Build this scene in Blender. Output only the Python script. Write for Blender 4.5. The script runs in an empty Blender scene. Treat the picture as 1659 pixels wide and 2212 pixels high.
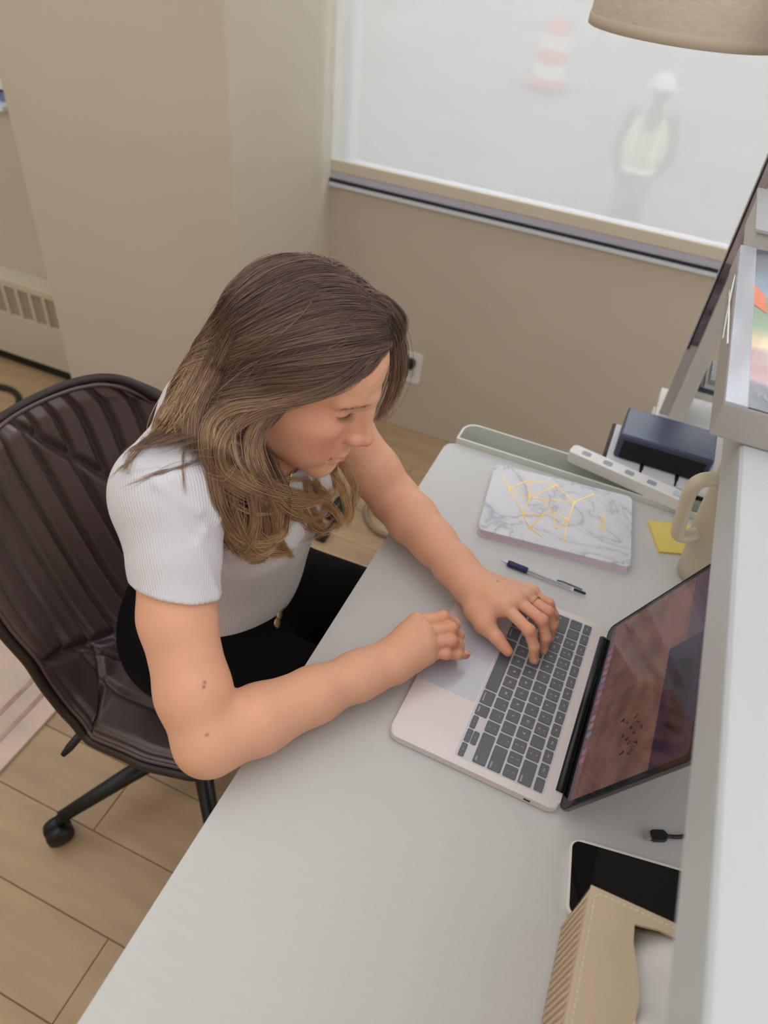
import bpy, bmesh, math, random
import numpy as np
from mathutils import Vector, Matrix

# ------------------------------------------------------------------ camera, world, light, exposure
F_PX, W_PX, H_PX = 1518.7, 1659.0, 2212.0
CAM = np.array([0.0, 0.0, 1.527])
R_CAM = np.array([[0.91542351, 0.39221931, 0.09035378],
                  [0.32485148, -0.587442, -0.74120403],
                  [-0.23763693, 0.70786716, -0.66517124]])   # rows: image right, image down, forward
scene = bpy.context.scene
COL = scene.collection
cam_data = bpy.data.cameras.new('camera')
cam_data.sensor_fit = 'VERTICAL'
cam_data.sensor_height = 36.0
cam_data.lens = F_PX * 36.0 / H_PX
cam_data.clip_start = 0.02
cam_data.clip_end = 60
cam_data.dof.use_dof = True
cam_data.dof.focus_distance = 0.88
cam_data.dof.aperture_fstop = 4.0
cam_obj = bpy.data.objects.new('camera', cam_data)
COL.objects.link(cam_obj)
mw = Matrix.Identity(4)
for i in range(3):
    mw[i][0] = R_CAM[0, i]; mw[i][1] = -R_CAM[1, i]; mw[i][2] = -R_CAM[2, i]; mw[i][3] = CAM[i]
cam_obj.matrix_world = mw
scene.camera = cam_obj

world = bpy.data.worlds.new('world')
world.use_nodes = True
world.node_tree.nodes['Background'].inputs[0].default_value = (1.0, 0.985, 0.965, 1)
world.node_tree.nodes['Background'].inputs[1].default_value = 1.32
scene.world = world

def area_light(name, loc, target, size, size_y, energy, color):
    l = bpy.data.lights.new(name, 'AREA'); l.shape = 'RECTANGLE'; l.size = size; l.size_y = size_y
    l.energy = energy; l.color = color
    o = bpy.data.objects.new(name, l); COL.objects.link(o); o.location = loc
    o.rotation_euler = (Vector(target) - Vector(loc)).to_track_quat('-Z', 'Y').to_euler()
    return o
area_light('daylight_outside_window', (-0.2, 4.6, 3.6), (-0.25, 2.1, 1.5), 3.0, 2.0, 330, (0.93, 0.97, 1.0))

scene.view_settings.view_transform = 'Standard'
scene.view_settings.look = 'None'
scene.view_settings.exposure = 0.0
scene.view_settings.gamma = 1.0
scene.view_settings.use_curve_mapping = False

rng = np.random.default_rng(7)
random.seed(7)

# ------------------------------------------------------------------ helpers
def ray(u, v):
    d = np.array([(u - W_PX / 2) / F_PX, (v - H_PX / 2) / F_PX, 1.0])
    return R_CAM.T @ d
def at_z(u, v, z):
    d = ray(u, v); return CAM + d * ((z - CAM[2]) / d[2])
def at_y(u, v, y):
    d = ray(u, v); return CAM + d * (y / d[1])
def at_d(u, v, dep):
    return CAM + ray(u, v) * dep

def lin(c):
    return tuple(((x / 255) / 12.92 if x / 255 <= 0.04045 else ((x / 255 + 0.055) / 1.055) ** 2.4) for x in c)

MATS = {}
def M(name, rgb, rough=0.5, metal=0.0, spec=0.5, noise=None, bump=None, emit=None, coat=0.0, trans=0.0, alpha=1.0, sheen=0.0, randv=0.0):
    """noise=(scale, amount[, stretch xyz]) tints the colour; bump=(scale, strength[, stretch]) fine relief"""
    if name in MATS: return MATS[name]
    m = bpy.data.materials.new(name); m.use_nodes = True
    nt = m.node_tree; b = nt.nodes['Principled BSDF']
    c = lin(rgb)
    b.inputs['Base Color'].default_value = (*c, 1)
    b.inputs['Roughness'].default_value = rough
    b.inputs['Metallic'].default_value = metal
    b.inputs['Specular IOR Level'].default_value = spec
    b.inputs['Coat Weight'].default_value = coat
    b.inputs['Transmission Weight'].default_value = trans
    b.inputs['Alpha'].default_value = alpha
    if sheen: b.inputs['Sheen Weight'].default_value = sheen
    if emit:
        b.inputs['Emission Color'].default_value = (*lin(emit[0]), 1); b.inputs['Emission Strength'].default_value = emit[1]
    tc = nt.nodes.new('ShaderNodeTexCoord')
    def noise_node(scale, stretch):
        mp = nt.nodes.new('ShaderNodeMapping'); mp.inputs['Scale'].default_value = stretch
        nt.links.new(tc.outputs['Object'], mp.inputs['Vector'])
        n = nt.nodes.new('ShaderNodeTexNoise'); n.inputs['Scale'].default_value = scale; n.inputs['Detail'].default_value = 5
        nt.links.new(mp.outputs['Vector'], n.inputs['Vector'])
        return n
    if noise:
        n = noise_node(noise[0], noise[2] if len(noise) > 2 else (1, 1, 1))
        r = nt.nodes.new('ShaderNodeMapRange'); r.inputs['From Min'].default_value = 0.3; r.inputs['From Max'].default_value = 0.7
        r.inputs['To Min'].default_value = 1 - noise[1]; r.inputs['To Max'].default_value = 1 + noise[1]
        nt.links.new(n.outputs['Fac'], r.inputs['Value'])
        val = r.outputs['Result']
        if randv:
            oi = nt.nodes.new('ShaderNodeObjectInfo')
            r2 = nt.nodes.new('ShaderNodeMapRange'); r2.inputs['To Min'].default_value = 1 - randv; r2.inputs['To Max'].default_value = 1 + randv
            nt.links.new(oi.outputs['Random'], r2.inputs['Value'])
            mu = nt.nodes.new('ShaderNodeMath'); mu.operation = 'MULTIPLY'
            nt.links.new(val, mu.inputs[0]); nt.links.new(r2.outputs['Result'], mu.inputs[1]); val = mu.outputs[0]
        vm = nt.nodes.new('ShaderNodeVectorMath'); vm.operation = 'SCALE'; vm.inputs[0].default_value = c
        nt.links.new(val, vm.inputs['Scale']); nt.links.new(vm.outputs[0], b.inputs['Base Color'])
    if bump:
        n = noise_node(bump[0], bump[2] if len(bump) > 2 else (1, 1, 1))
        bp = nt.nodes.new('ShaderNodeBump'); bp.inputs['Strength'].default_value = bump[1]; bp.inputs['Distance'].default_value = 0.002
        nt.links.new(n.outputs['Fac'], bp.inputs['Height']); nt.links.new(bp.outputs['Normal'], b.inputs['Normal'])
    MATS[name] = m
    return m

def tag(o, label=None, cat=None, group=None, kind=None):
    if label: o['label'] = label
    if cat: o['category'] = cat
    if group: o['group'] = group
    if kind: o['kind'] = kind
    return o

def thing(name, label, cat, loc=(0, 0, 0), group=None):
    """an Empty at the thing's base; children are built in world coordinates"""
    o = bpy.data.objects.new(name, None); COL.objects.link(o)
    o.empty_display_size = 0.02
    o.location = loc
    ROOT_W[o.name] = Matrix.Translation(Vector(loc))
    return tag(o, label, cat, group)
ROOT_W = {}

def link(o, parent=None, local=False):
    COL.objects.link(o)
    if parent is not None:
        o.parent = parent
        if not local and parent.name in ROOT_W:
            o.matrix_parent_inverse = ROOT_W[parent.name].inverted()
    return o

def mesh_obj(name, verts, faces, mat, parent=None, smooth=False, local=False):
    me = bpy.data.meshes.new(name)
    me.from_pydata([tuple(map(float, v)) for v in verts], [], [tuple(f) for f in faces])
    me.materials.append(mat)
    if smooth: me.polygons.foreach_set('use_smooth', [True] * len(me.polygons))
    me.update()
    return link(bpy.data.objects.new(name, me), parent, local)

def np_mesh(name, V, Q, mat, parent=None, smooth=True):
    """fast mesh from numpy arrays; Q is (n,4) or (n,3)"""
    me = bpy.data.meshes.new(name)
    n, k = Q.shape
    me.vertices.add(len(V)); me.vertices.foreach_set('co', np.ascontiguousarray(V, dtype=np.float32).ravel())
    me.loops.add(n * k); me.loops.foreach_set('vertex_index', np.ascontiguousarray(Q, dtype=np.int32).ravel())
    me.polygons.add(n); me.polygons.foreach_set('loop_start', np.arange(0, n * k, k, dtype=np.int32))
    me.polygons.foreach_set('use_smooth', np.full(n, smooth))
    me.materials.append(mat)
    me.update(calc_edges=True)
    return link(bpy.data.objects.new(name, me), parent)

def bm_obj(name, bm, mat, parent=None, smooth=False, local=False):
    me = bpy.data.meshes.new(name); bm.to_mesh(me); bm.free()
    me.materials.append(mat)
    if smooth: me.polygons.foreach_set('use_smooth', [True] * len(me.polygons))
    return link(bpy.data.objects.new(name, me), parent, local)

def box(name, lo, hi, mat, parent=None, bevel=0.0, seg=2, rotz=0.0, pivot=None, local=False):
    bm = bmesh.new(); bmesh.ops.create_cube(bm, size=1.0)
    lo, hi = Vector(lo), Vector(hi); c = (lo + hi) / 2; s = hi - lo
    for v in bm.verts: v.co = Vector((v.co.x * s.x + c.x, v.co.y * s.y + c.y, v.co.z * s.z + c.z))
    if bevel: bmesh.ops.bevel(bm, geom=list(bm.edges), offset=bevel, segments=seg, profile=0.7, affect='EDGES')
    if rotz: bmesh.ops.rotate(bm, verts=bm.verts, cent=Vector(pivot) if pivot is not None else c, matrix=Matrix.Rotation(rotz, 3, 'Z'))
    return bm_obj(name, bm, mat, parent, smooth=False, local=local)

def rrect(cx, cy, w, h, r, n=6):
    pts = []
    for (sx, sy, a0) in ((1, 1, 0), (-1, 1, 90), (-1, -1, 180), (1, -1, 270)):
        for k in range(n + 1):
            a = math.radians(a0 + 90 * k / n)
            pts.append((cx + sx * (w / 2 - r) + r * math.cos(a), cy + sy * (h / 2 - r) + r * math.sin(a)))
    return pts

def prism(name, poly, z0, z1, mat, parent=None, bevel=0.0, local=False, xf=None, seg=2):
    """polygon (xy) extruded z0..z1, rims bevelled, optional 4x4 transform"""
    bm = bmesh.new()
    n = len(poly)
    b = [bm.verts.new((p[0], p[1], z0)) for p in poly]; t = [bm.verts.new((p[0], p[1], z1)) for p in poly]
    bm.faces.new(list(reversed(b))); bm.faces.new(t)
    for i in range(n): bm.faces.new((b[i], b[(i + 1) % n], t[(i + 1) % n], t[i]))
    if bevel:
        rim = [e for e in bm.edges if abs(e.verts[0].co.z - e.verts[1].co.z) < 1e-9]
        bmesh.ops.bevel(bm, geom=rim, offset=bevel, segments=seg, profile=0.6, affect='EDGES')
    if xf is not None: bmesh.ops.transform(bm, matrix=xf, verts=bm.verts)
    return bm_obj(name, bm, mat, parent, local=local)

def catmull(pts, per=8):
    P = np.asarray(pts, float)
    if len(P) < 3:
        return np.array([P[0] + (P[-1] - P[0]) * t for t in np.linspace(0, 1, per + 1)])
    P = np.vstack([2 * P[0] - P[1], P, 2 * P[-1] - P[-2]])
    out = []
    for i in range(1, len(P) - 2):
        for t in np.linspace(0, 1, per, endpoint=False):
            a, b, c, d = P[i - 1:i + 3]
            out.append(0.5 * ((2 * b) + (c - a) * t + (2 * a - 5 * b + 4 * c - d) * t * t + (3 * b - a - 3 * c + d) * t ** 3))
    out.append(P[-2])
    return np.array(out)

def tube(name, pts, r, mat, parent=None, n=10, closed=False, local=False, flat=1.0):
    """swept tube; r scalar or per-point; flat squashes along the second frame axis"""
    P = np.asarray(pts, float); m = len(P)
    r = np.full(m, r) if np.isscalar(r) else np.asarray(r, float)
    T = np.gradient(P, axis=0) if not closed else (np.roll(P, -1, 0) - np.roll(P, 1, 0))
    T /= np.linalg.norm(T, axis=1)[:, None] + 1e-12
    up = np.array([0, 0, 1.0]) if abs(T[0, 2]) < 0.9 else np.array([1.0, 0, 0])
    V = []; N = up
    for i in range(m):
        N = N - T[i] * (N @ T[i]); N /= np.linalg.norm(N) + 1e-12
        B = np.cross(T[i], N)
        for k in range(n):
            a = 2 * math.pi * k / n
            V.append(P[i] + r[i] * (math.cos(a) * N * flat + math.sin(a) * B))
    Fc = []
    for i in range(m if closed else m - 1):
        j = (i + 1) % m
        for k in range(n):
            Fc.append((i * n + k, i * n + (k + 1) % n, j * n + (k + 1) % n, j * n + k))
    if not closed:
        Fc.append(tuple(range(n - 1, -1, -1))); Fc.append(tuple((m - 1) * n + k for k in range(n)))
    return mesh_obj(name, V, Fc, mat, parent, smooth=True, local=local)

def lathe(name, prof, c, mat, parent=None, n=40, axis=(0, 0, 1), cap=True, local=False):
    """profile [(r, h)] turned about an axis through c"""
    q = Vector((0, 0, 1)).rotation_difference(Vector(axis)).to_matrix()
    V, Fc = [], []
    for (r, h) in prof:
        for k in range(n):
            a = 2 * math.pi * k / n
            V.append(Vector(c) + q @ Vector((r * math.cos(a), r * math.sin(a), h)))
    for i in range(len(prof) - 1):
        for k in range(n):
            Fc.append((i * n + k, i * n + (k + 1) % n, (i + 1) * n + (k + 1) % n, (i + 1) * n + k))
    if cap:
        Fc.append(tuple(range(n - 1, -1, -1))); Fc.append(tuple((len(prof) - 1) * n + k for k in range(n)))
    return mesh_obj(name, V, Fc, mat, parent, smooth=True, local=local)

def text_mesh(name, body, size, mat, xf, parent=None, local=False, align='CENTER', extrude=0.0):
    cu = bpy.data.curves.new(name, 'FONT'); cu.body = body; cu.size = size; cu.align_x = align; cu.align_y = 'CENTER'
    cu.extrude = extrude; cu.resolution_u = 2
    tmp = bpy.data.objects.new('tmp', cu); COL.objects.link(tmp)
    dg = bpy.context.evaluated_depsgraph_get()
    me = bpy.data.meshes.new_from_object(tmp.evaluated_get(dg))
    bpy.data.objects.remove(tmp); bpy.data.curves.remove(cu)
    me.name = name; me.materials.clear(); me.materials.append(mat)
    me.transform(xf)
    return link(bpy.data.objects.new(name, me), parent, local)

def frame(origin, xdir, ydir):
    """4x4 with the given in-plane axes"""
    x = Vector(xdir).normalized(); y = Vector(ydir); y = (y - x * y.dot(x)).normalized(); z = x.cross(y)
    m = Matrix.Identity(4)
    for i in range(3):
        m[i][0], m[i][1], m[i][2], m[i][3] = x[i], y[i], z[i], origin[i]
    return m
# ------------------------------------------------------------------ the room
m_wall = M('wall_paint', (197, 187, 171), 0.75, noise=(2.0, 0.03), bump=(220, 0.05))
m_white = M('white_laminate', (222, 221, 217), 0.45, bump=(60, 0.06, (1, 14, 1)))
m_frame = M('window_frame_metal', (190, 190, 205), 0.35, 0.2)
m_floor = M('oak_floor', (176, 149, 116), 0.45, noise=(3.0, 0.13, (1.2, 7, 1)), bump=(12, 0.08, (1, 12, 1)), randv=0.07)
m_sub = M('floor_joint', (150, 122, 88), 0.8)

YW = 2.10      # window wall
fl = tag(box('floor', (-3.2, -1.4, -0.06), (3.0, YW + 0.1, -0.004), m_sub), kind='structure')
row_y = [0.115 + 0.148 * k for k in range(-10, 14)]
for ri, y0 in enumerate(row_y):
    if y0 > YW: break
    y1 = min(y0 + 0.148, YW)
    x = {12: -0.53, 10: -0.53, 13: -0.69, 11: -1.05}.get(ri, -0.69 + 0.37 * ((ri * 7) % 5) / 1.0 - 0.6)
    if abs(y0 - 0.411) < 0.02: x = -0.69
    if abs(y0 - 0.115) < 0.02: x = -0.53
    while x > -3.2: x -= 1.22
    while x < 3.0:
        a, b = max(x, -3.2), min(x + 1.22, 3.0)
        if b - a > 0.03:
            box('plank', (a + 0.0008, y0 + 0.0008, -0.03), (b - 0.0008, y1 - 0.0008, 0.0), m_floor, fl, bevel=0.0012, seg=1)
        x += 1.22

X_COL, Y_COL, X_COL2 = -1.012, 1.552, -1.70
tag(box('wall_window', (X_COL, YW, 0), (3.0, YW + 0.18, 0.812), m_wall), kind='structure')
tag(box('wall_window_head', (X_COL, YW, 2.25), (3.0, YW + 0.18, 2.7), m_wall), kind='structure')
tag(box('wall_column', (X_COL2, Y_COL, 0), (X_COL, YW + 0.18, 2.7), m_wall, bevel=0.004), kind='structure')
tag(box('wall_back_blocker', (-3.2, -1.5, 0), (3.0, -1.4, 2.7), m_wall), kind='structure')  # unseen wall behind the camera, added to cut light from there
tag(box('wall_far_left', (-3.3, -1.5, 0), (-3.2, YW + 0.1, 2.7), m_wall), kind='structure')
# bay left of the column: wall, second window
YL = 1.785
tag(box('wall_left', (-3.2, YL, 0), (X_COL2, YW + 0.1, 0.905), m_wall), kind='structure')
tag(box('wall_left_pier', (-1.955, YL, 0.905), (X_COL2, YW + 0.1, 2.7), m_wall), kind='structure')

tag(box('wall_window_pier', (1.5, YW, 0.812), (3.0, YW + 0.18, 2.25), m_wall), kind='structure')
# window_1
m_glass = M('window_glass', (245, 250, 255), 0.02, trans=1.0)
w1 = tag(bpy.data.objects.new('window_1', None), kind='structure'); COL.objects.link(w1)
box('window_sill', (X_COL, YW - 0.012, 0.806), (1.5, YW + 0.17, 0.8185), M('sill_white', (225, 235, 245), 0.3), w1, 0.002)
box('window_frame', (X_COL, YW + 0.075, 0.8185), (1.5, YW + 0.125, 0.858), m_frame, w1, 0.003)
box('window_frame', (X_COL, YW + 0.075, 0.858), (X_COL + 0.012, YW + 0.125, 2.25), m_frame, w1, 0.002)
box('window_frame', (1.46, YW + 0.075, 0.858), (1.5, YW + 0.125, 2.25), m_frame, w1, 0.003)
box('window_frame', (X_COL, YW + 0.075, 2.21), (1.5, YW + 0.125, 2.25), m_frame, w1, 0.003)
box('dark_strip', (X_COL, YW - 0.011, 0.8185), (1.5, YW + 0.010, 0.829), M('strip_black', (45, 48, 55), 0.6), w1)  # black strip drawn for the dark line below the blind rail
box('pane', (X_COL + 0.012, YW + 0.098, 0.858), (1.46, YW + 0.102, 2.21), m_glass, w1)

# roller blind: woven screen fabric, partly see-through, partly translucent
def blind_material():
    m = bpy.data.materials.new('blind_fabric'); m.use_nodes = True; nt = m.node_tree
    for n in list(nt.nodes): nt.nodes.remove(n)
    out = nt.nodes.new('ShaderNodeOutputMaterial')
    dif = nt.nodes.new('ShaderNodeBsdfDiffuse'); dif.inputs[0].default_value = (*lin((226, 224, 220)), 1)
    trl = nt.nodes.new('ShaderNodeBsdfTranslucent'); trl.inputs[0].default_value = (*lin((236, 234, 230)), 1)
    trp = nt.nodes.new('ShaderNodeBsdfTransparent')
    mx = nt.nodes.new('ShaderNodeMixShader'); mx.inputs[0].default_value = 0.55
    mx2 = nt.nodes.new('ShaderNodeMixShader'); mx2.inputs[0].default_value = 0.45
    nt.links.new(dif.outputs[0], mx.inputs[1]); nt.links.new(trl.outputs[0], mx.inputs[2])
    tc = nt.nodes.new('ShaderNodeTexCoord'); ns = nt.nodes.new('ShaderNodeTexNoise'); ns.inputs['Scale'].default_value = 500
    nt.links.new(tc.outputs['Object'], ns.inputs['Vector'])
    bp = nt.nodes.new('ShaderNodeBump'); bp.inputs['Strength'].default_value = 0.3; bp.inputs['Distance'].default_value = 0.001
    nt.links.new(ns.outputs['Fac'], bp.inputs['Height']); nt.links.new(bp.outputs[0], dif.inputs['Normal'])
    nt.links.new(mx.outputs[0], mx2.inputs[1]); nt.links.new(trp.outputs[0], mx2.inputs[2])
    nt.links.new(mx2.outputs[0], out.inputs[0])
    return m
m_blind = blind_material()
m_hem = M('blind_hem', (208, 200, 182), 0.7)
rb = thing('roller_blind', 'pale translucent roller blind drawn down over the large window', 'blind', (-0.26, 2.06, 0.86))
box('fabric', (-0.994, 2.0595, 0.893), (1.49, 2.0605, 2.2), m_blind, rb)
box('hem_bar', (-0.994, 2.054, 0.862), (1.49, 2.066, 0.895), m_hem, rb, 0.003)
box('bottom_rail', (-0.994, 2.056, 0.842), (1.49, 2.064, 0.8625), M('rail_lilac', (186, 184, 202), 0.4), rb, 0.002)

# second blind seen at the left edge of the picture
rb2 = thing('roller_blind', 'lowered blind of the other window left of the wide column', 'blind', (-2.4, 1.80, 0.96))
box('fabric', (-3.1, 1.800, 0.985), (-1.965, 1.801, 2.2), m_blind, rb2)
box('hem_bar', (-3.1, 1.795, 0.957), (-1.965, 1.806, 0.987), M('hem_white', (228, 232, 236), 0.5), rb2, 0.003)
w2 = tag(bpy.data.objects.new('window_2', None), kind='structure'); COL.objects.link(w2)
box('window_frame', (-3.2, YL + 0.03, 0.918), (-1.955, YL + 0.08, 0.945), M('frame_blue', (120, 130, 175), 0.4), w2, 0.003)
box('window_frame', (-3.2, YL + 0.03, 0.945), (-1.955, YL + 0.08, 0.957), M('strip_black', (45, 48, 55), 0.6), w2)  # black strip filling the dark gap below the blind hem
box('window_sill', (-3.2, YL - 0.02, 0.905), (-1.955, YL + 0.08, 0.918), M('sill_white', (225, 235, 245), 0.3), w2, 0.002)
box('pane', (-3.2, YL + 0.05, 0.957), (-1.955, YL + 0.054, 2.2), m_glass, w2)

# outlet on the wall under the window
ou = thing('wall_outlet', 'white electrical outlet on the wall below the window', 'outlet', (-0.668, YW, 0.262))
prism('cover_plate', rrect(0, 0, 0.072, 0.116, 0.006), 0, 0.006, M('plastic_white', (226, 226, 226), 0.35), ou, 0.0015,
      xf=frame((-0.668, YW, 0.262), (1, 0, 0), (0, 0, 1)) @ Matrix.Scale(1, 4))
for dz in (-0.022, 0.022):
    s = prism('socket', rrect(0, dz, 0.034, 0.032, 0.012), 0.006, 0.0075, M('socket_grey', (205, 205, 205), 0.4), ou, xf=frame((-0.668, YW, 0.262), (1, 0, 0), (0, 0, 1)))
prism('plug', rrect(0, 0.022, 0.03, 0.034, 0.008), 0.0075, 0.032, M('black_plastic', (22, 22, 24), 0.4), ou, 0.004, xf=frame((-0.668, YW, 0.262), (1, 0, 0), (0, 0, 1)))

# baseboard heater left of the column
m_heat = M('heater_enamel', (200, 192, 172), 0.4)
ht = thing('baseboard_heater', 'long cream baseboard heater with louvred grille beside the column', 'heater', (-2.4, 1.74, 0))
YH = 1.70
box('body', (-3.15, YH + 0.012, 0.05), (X_COL2, YL, 0.345), m_heat, ht, 0.004)
box('front_panel', (-3.15, YH, 0.06), (X_COL2, YH + 0.014, 0.235), m_heat, ht, 0.003)
box('top_cap', (-3.15, YH, 0.345), (X_COL2, YL, 0.372), m_heat, ht, 0.004)
box('toe_kick', (-3.15, YH + 0.03, 0.0), (X_COL2, YL, 0.05), M('toe_black', (30, 28, 26), 0.8), ht)
for k in range(24):
    x = X_COL2 - 0.03 - 0.06 * k
    box('louvre', (x - 0.007, YH, 0.235), (x + 0.007, YH + 0.014, 0.345), m_heat, ht, 0.002)
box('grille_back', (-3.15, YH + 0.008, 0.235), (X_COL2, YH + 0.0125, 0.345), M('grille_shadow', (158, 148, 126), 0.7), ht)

# black cord loop on the floor left of the chair
tube('black_cable', catmull([(-2.3, 1.45, .012), (-2.05, 1.56, .012), (-1.93, 1.5, .012), (-1.95, 1.4, .012), (-2.1, 1.36, .012), (-2.25, 1.34, .012)]), 0.011, M('black_plastic', (22, 22, 24), 0.4))
tag(bpy.data.objects['black_cable'], 'thick black cable looping on the floor in front of the heater', 'cable')

# rug
rug = thing('area_rug', 'faded pink and beige woven rug behind the chair', 'rug', (-1.6, 0.3, 0))
prism('pile', [(-3.1, -1.3), (-0.95, -1.3), (-0.95, 1.15), (-3.1, 1.15)], 0.0, 0.009, M('rug_pile', (206, 186, 172), 0.95, noise=(9, 0.16), bump=(300, 0.5)), rug, 0.002)
for d in (0.05, 0.10):
    box('border_stripe', (-0.95 - d - 0.012, -1.25, 0.0085), (-0.95 - d, 1.15 - d, 0.0105), M('rug_border', (176, 148, 142), 0.95, noise=(30, 0.2)), rug)

# power brick and looped cord on the floor beneath the window
pb = thing('power_adapter', 'black power adapter with looped grey cord on the floor under the window', 'adapter', (-0.66, 1.52, 0))
box('body', (-0.70, 1.50, 0.0), (-0.645, 1.60, 0.032), M('black_plastic', (22, 22, 24), 0.4), pb, 0.006)
box('plug', (-0.685, 1.40, 0.0), (-0.650, 1.44, 0.028), M('black_plastic', (22, 22, 24), 0.4), pb, 0.006)
tube('cord', catmull([(-0.67, 1.60, .012), (-0.63, 1.78, .012), (-0.57, 1.72, .012), (-0.60, 1.60, .012), (-0.53, 1.52, .012), (-0.44, 1.54, .012), (-0.40, 1.66, .012), (-0.45, 1.9, .012)]), 0.0085, M('cord_taupe', (140, 122, 100), 0.6), pb)
tube('cord', catmull([(-0.668, 1.44, .012), (-0.665, 1.47, .014), (-0.67, 1.50, .014)]), 0.006, M('black_plastic', (22, 22, 24), 0.4), pb)

# ------------------------------------------------------------------ desk, hutch and what stands on them
ZD = 0.74
m_desk = M('desk_top_white', (198, 198, 197), 0.42, bump=(55, 0.10, (1.0, 9.0, 1)), noise=(30, 0.012, (1, 6, 1)))
m_black = M('black_plastic', (22, 22, 24), 0.4)
m_pwhite = M('plastic_white', (226, 226, 226), 0.35)
desk = thing('desk', 'large white desk with a fine grain the woman works at', 'desk', (0.1, 0.4, 0))
def desk_outline():
    x0, x1, y0, y1, r = -0.254, 0.46, -0.45, 1.087, 0.022
    pts = [(x1, y0), (x1, y1)]
    for k in range(9):
        a = math.radians(90 + 90 * k / 8); pts.append((x0 + r + r * math.cos(a), y1 - r + r * math.sin(a)))
    pts += [(x0, y0)]
    return pts
prism('tabletop', desk_outline(), ZD - 0.025, ZD, m_desk, desk, 0.002)
for (x, y) in ((-0.20, 1.0), (0.40, 1.0), (-0.20, -0.38), (0.40, -0.38)):
    box('leg', (x - 0.025, y - 0.025, 0), (x + 0.025, y + 0.025, ZD - 0.025), m_white, desk, 0.002)
box('apron', (0.36, -0.36, 0.60), (0.38, 0.98, ZD - 0.025), m_white, desk)

hutch = thing('hutch', 'white raised shelf over the back of the desk', 'shelf', (0.28, 0.3, ZD))
m_hutch = M('hutch_white', (188, 192, 195), 0.4, noise=(3, 0.02))
box('shelf_board', (0.135, -0.45, 1.092), (0.45, 1.378, 1.15), m_hutch, hutch, 0.007, 3)
box('back_rail', (0.432, -0.43, 1.02), (0.45, 1.04, 1.092), m_hutch, hutch)
box('side_panel', (0.30, 1.04, ZD), (0.432, 1.06, 1.092), m_hutch, hutch)
box('side_panel', (0.20, -0.45, ZD), (0.432, -0.43, 1.092), m_hutch, hutch)

# narrow tray along the far end of the desk
tr = thing('cable_tray', 'narrow white tray with rounded end along the far edge of the desk', 'tray', (0.05, 1.12, 0.70))
def tray_outline(off):
    x0, x1, y0, y1, r = -0.238 + off, 0.40 - off, 1.0875 + off, 1.150 - off, 0.028 - off * 0.5
    pts = [(x0, y0), (x1, y0), (x1, y1)]
    for k in range(9):
        a = math.radians(90 + 90 * k / 8); pts.append((x0 + r + r * math.cos(a), y1 - r + r * math.sin(a)))
    return pts
def tray_mesh():
    o = tray_outline(0); i = tray_outline(0.004); n = len(o); z0, z1, zi = 0.66, 0.752, 0.664
    V = [(*p, z0) for p in o] + [(*p, z1) for p in o] + [(*p, z1) for p in i] + [(*p, zi) for p in i]
    Fc = [tuple(reversed(range(n)))]
    for a in range(3):
        for k in range(n):
            q = (k + 1) % n; Fc.append((a * n + k, a * n + q, (a + 1) * n + q, (a + 1) * n + k))
    Fc.append(tuple(3 * n + k for k in range(n)))
    return V, Fc
V, Fc = tray_mesh()
mesh_obj('tray_body', V, Fc, M('tray_greenwhite', (208, 212, 205), 0.4), tr)

# power strip resting across tray and desk edge
ps = thing('power_strip', 'white power strip lying along the far edge of the desk', 'power strip', (0.08, 1.11, ZD))
pa, pc = np.array([-0.02, 1.137, 0]), np.array([0.185, 1.093, 0])
pd = (pc - pa) / np.linalg.norm(pc - pa); pm = frame((pa + pc) / 2 + np.array([0, 0, 0.752]), pd, (-pd[1], pd[0], 0))
prism('housing', rrect(0, 0, 0.23, 0.030, 0.006), 0, 0.022, m_pwhite, ps, 0.003, xf=pm)
for k in range(4):
    prism('socket', rrect(-0.085 + 0.042 * k, 0, 0.017, 0.013, 0.004), 0.0215, 0.0226, M('socket_grey_dark', (150, 155, 165), 0.4), ps, xf=pm)
prism('switch', rrect(0.088, 0, 0.014, 0.012, 0.002), 0.0215, 0.0245, M('switch_blue', (190, 210, 222), 0.4), ps, 0.001, xf=pm)

# ------------------------------------------------------------------ laptop
LT = bpy.data.objects.new('laptop', None); COL.objects.link(LT)
LT.location = (0.107, 0.600, ZD); LT.rotation_euler = (0, 0, math.radians(-1.6))
tag(LT, 'open silver laptop with dark keys on the white desk', 'laptop')
m_alu = M('laptop_aluminium', (222, 212, 212), 0.38, 0.25, noise=(18, 0.02))
m_key = M('key_black_sheen', (96, 100, 107), 0.38, noise=(60, 0.05))  # black keys; reflected window sheen put into a lighter grey base
m_leg = M('key_legend', (225, 228, 230), 0.5)
m_lblack = M('laptop_black', (12, 12, 14), 0.3)
ZT = 0.0125
prism('base', rrect(-0.108, 0, 0.216, 0.3045, 0.012), 0.0015, ZT, m_alu, LT, 0.0025, local=True, seg=3)
for (fx, fy) in ((-0.19, 0.12), (-0.19, -0.12), (-0.03, 0.12), (-0.03, -0.12)):
    prism('foot', rrect(fx, fy, 0.014, 0.014, 0.0065), 0, 0.002, m_lblack, LT, local=True)
box('port', (-0.040, -0.1527, 0.005), (-0.032, -0.1515, 0.008), m_lblack, LT, local=True)
prism('keyboard_well', rrect(-0.0765, 0, 0.1115, 0.2835, 0.004), ZT - 0.0003, ZT + 0.0002, M('key_well', (205, 200, 203), 0.4, 0.2), LT, local=True)
prism('trackpad', rrect(-0.1735, 0, 0.079, 0.120, 0.004), ZT - 0.0003, ZT + 0.0003, M('trackpad_glass', (196, 198, 210), 0.22, 0.1, coat=0.3), LT, 0.0001, local=True)
KEYMESH = {}
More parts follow.
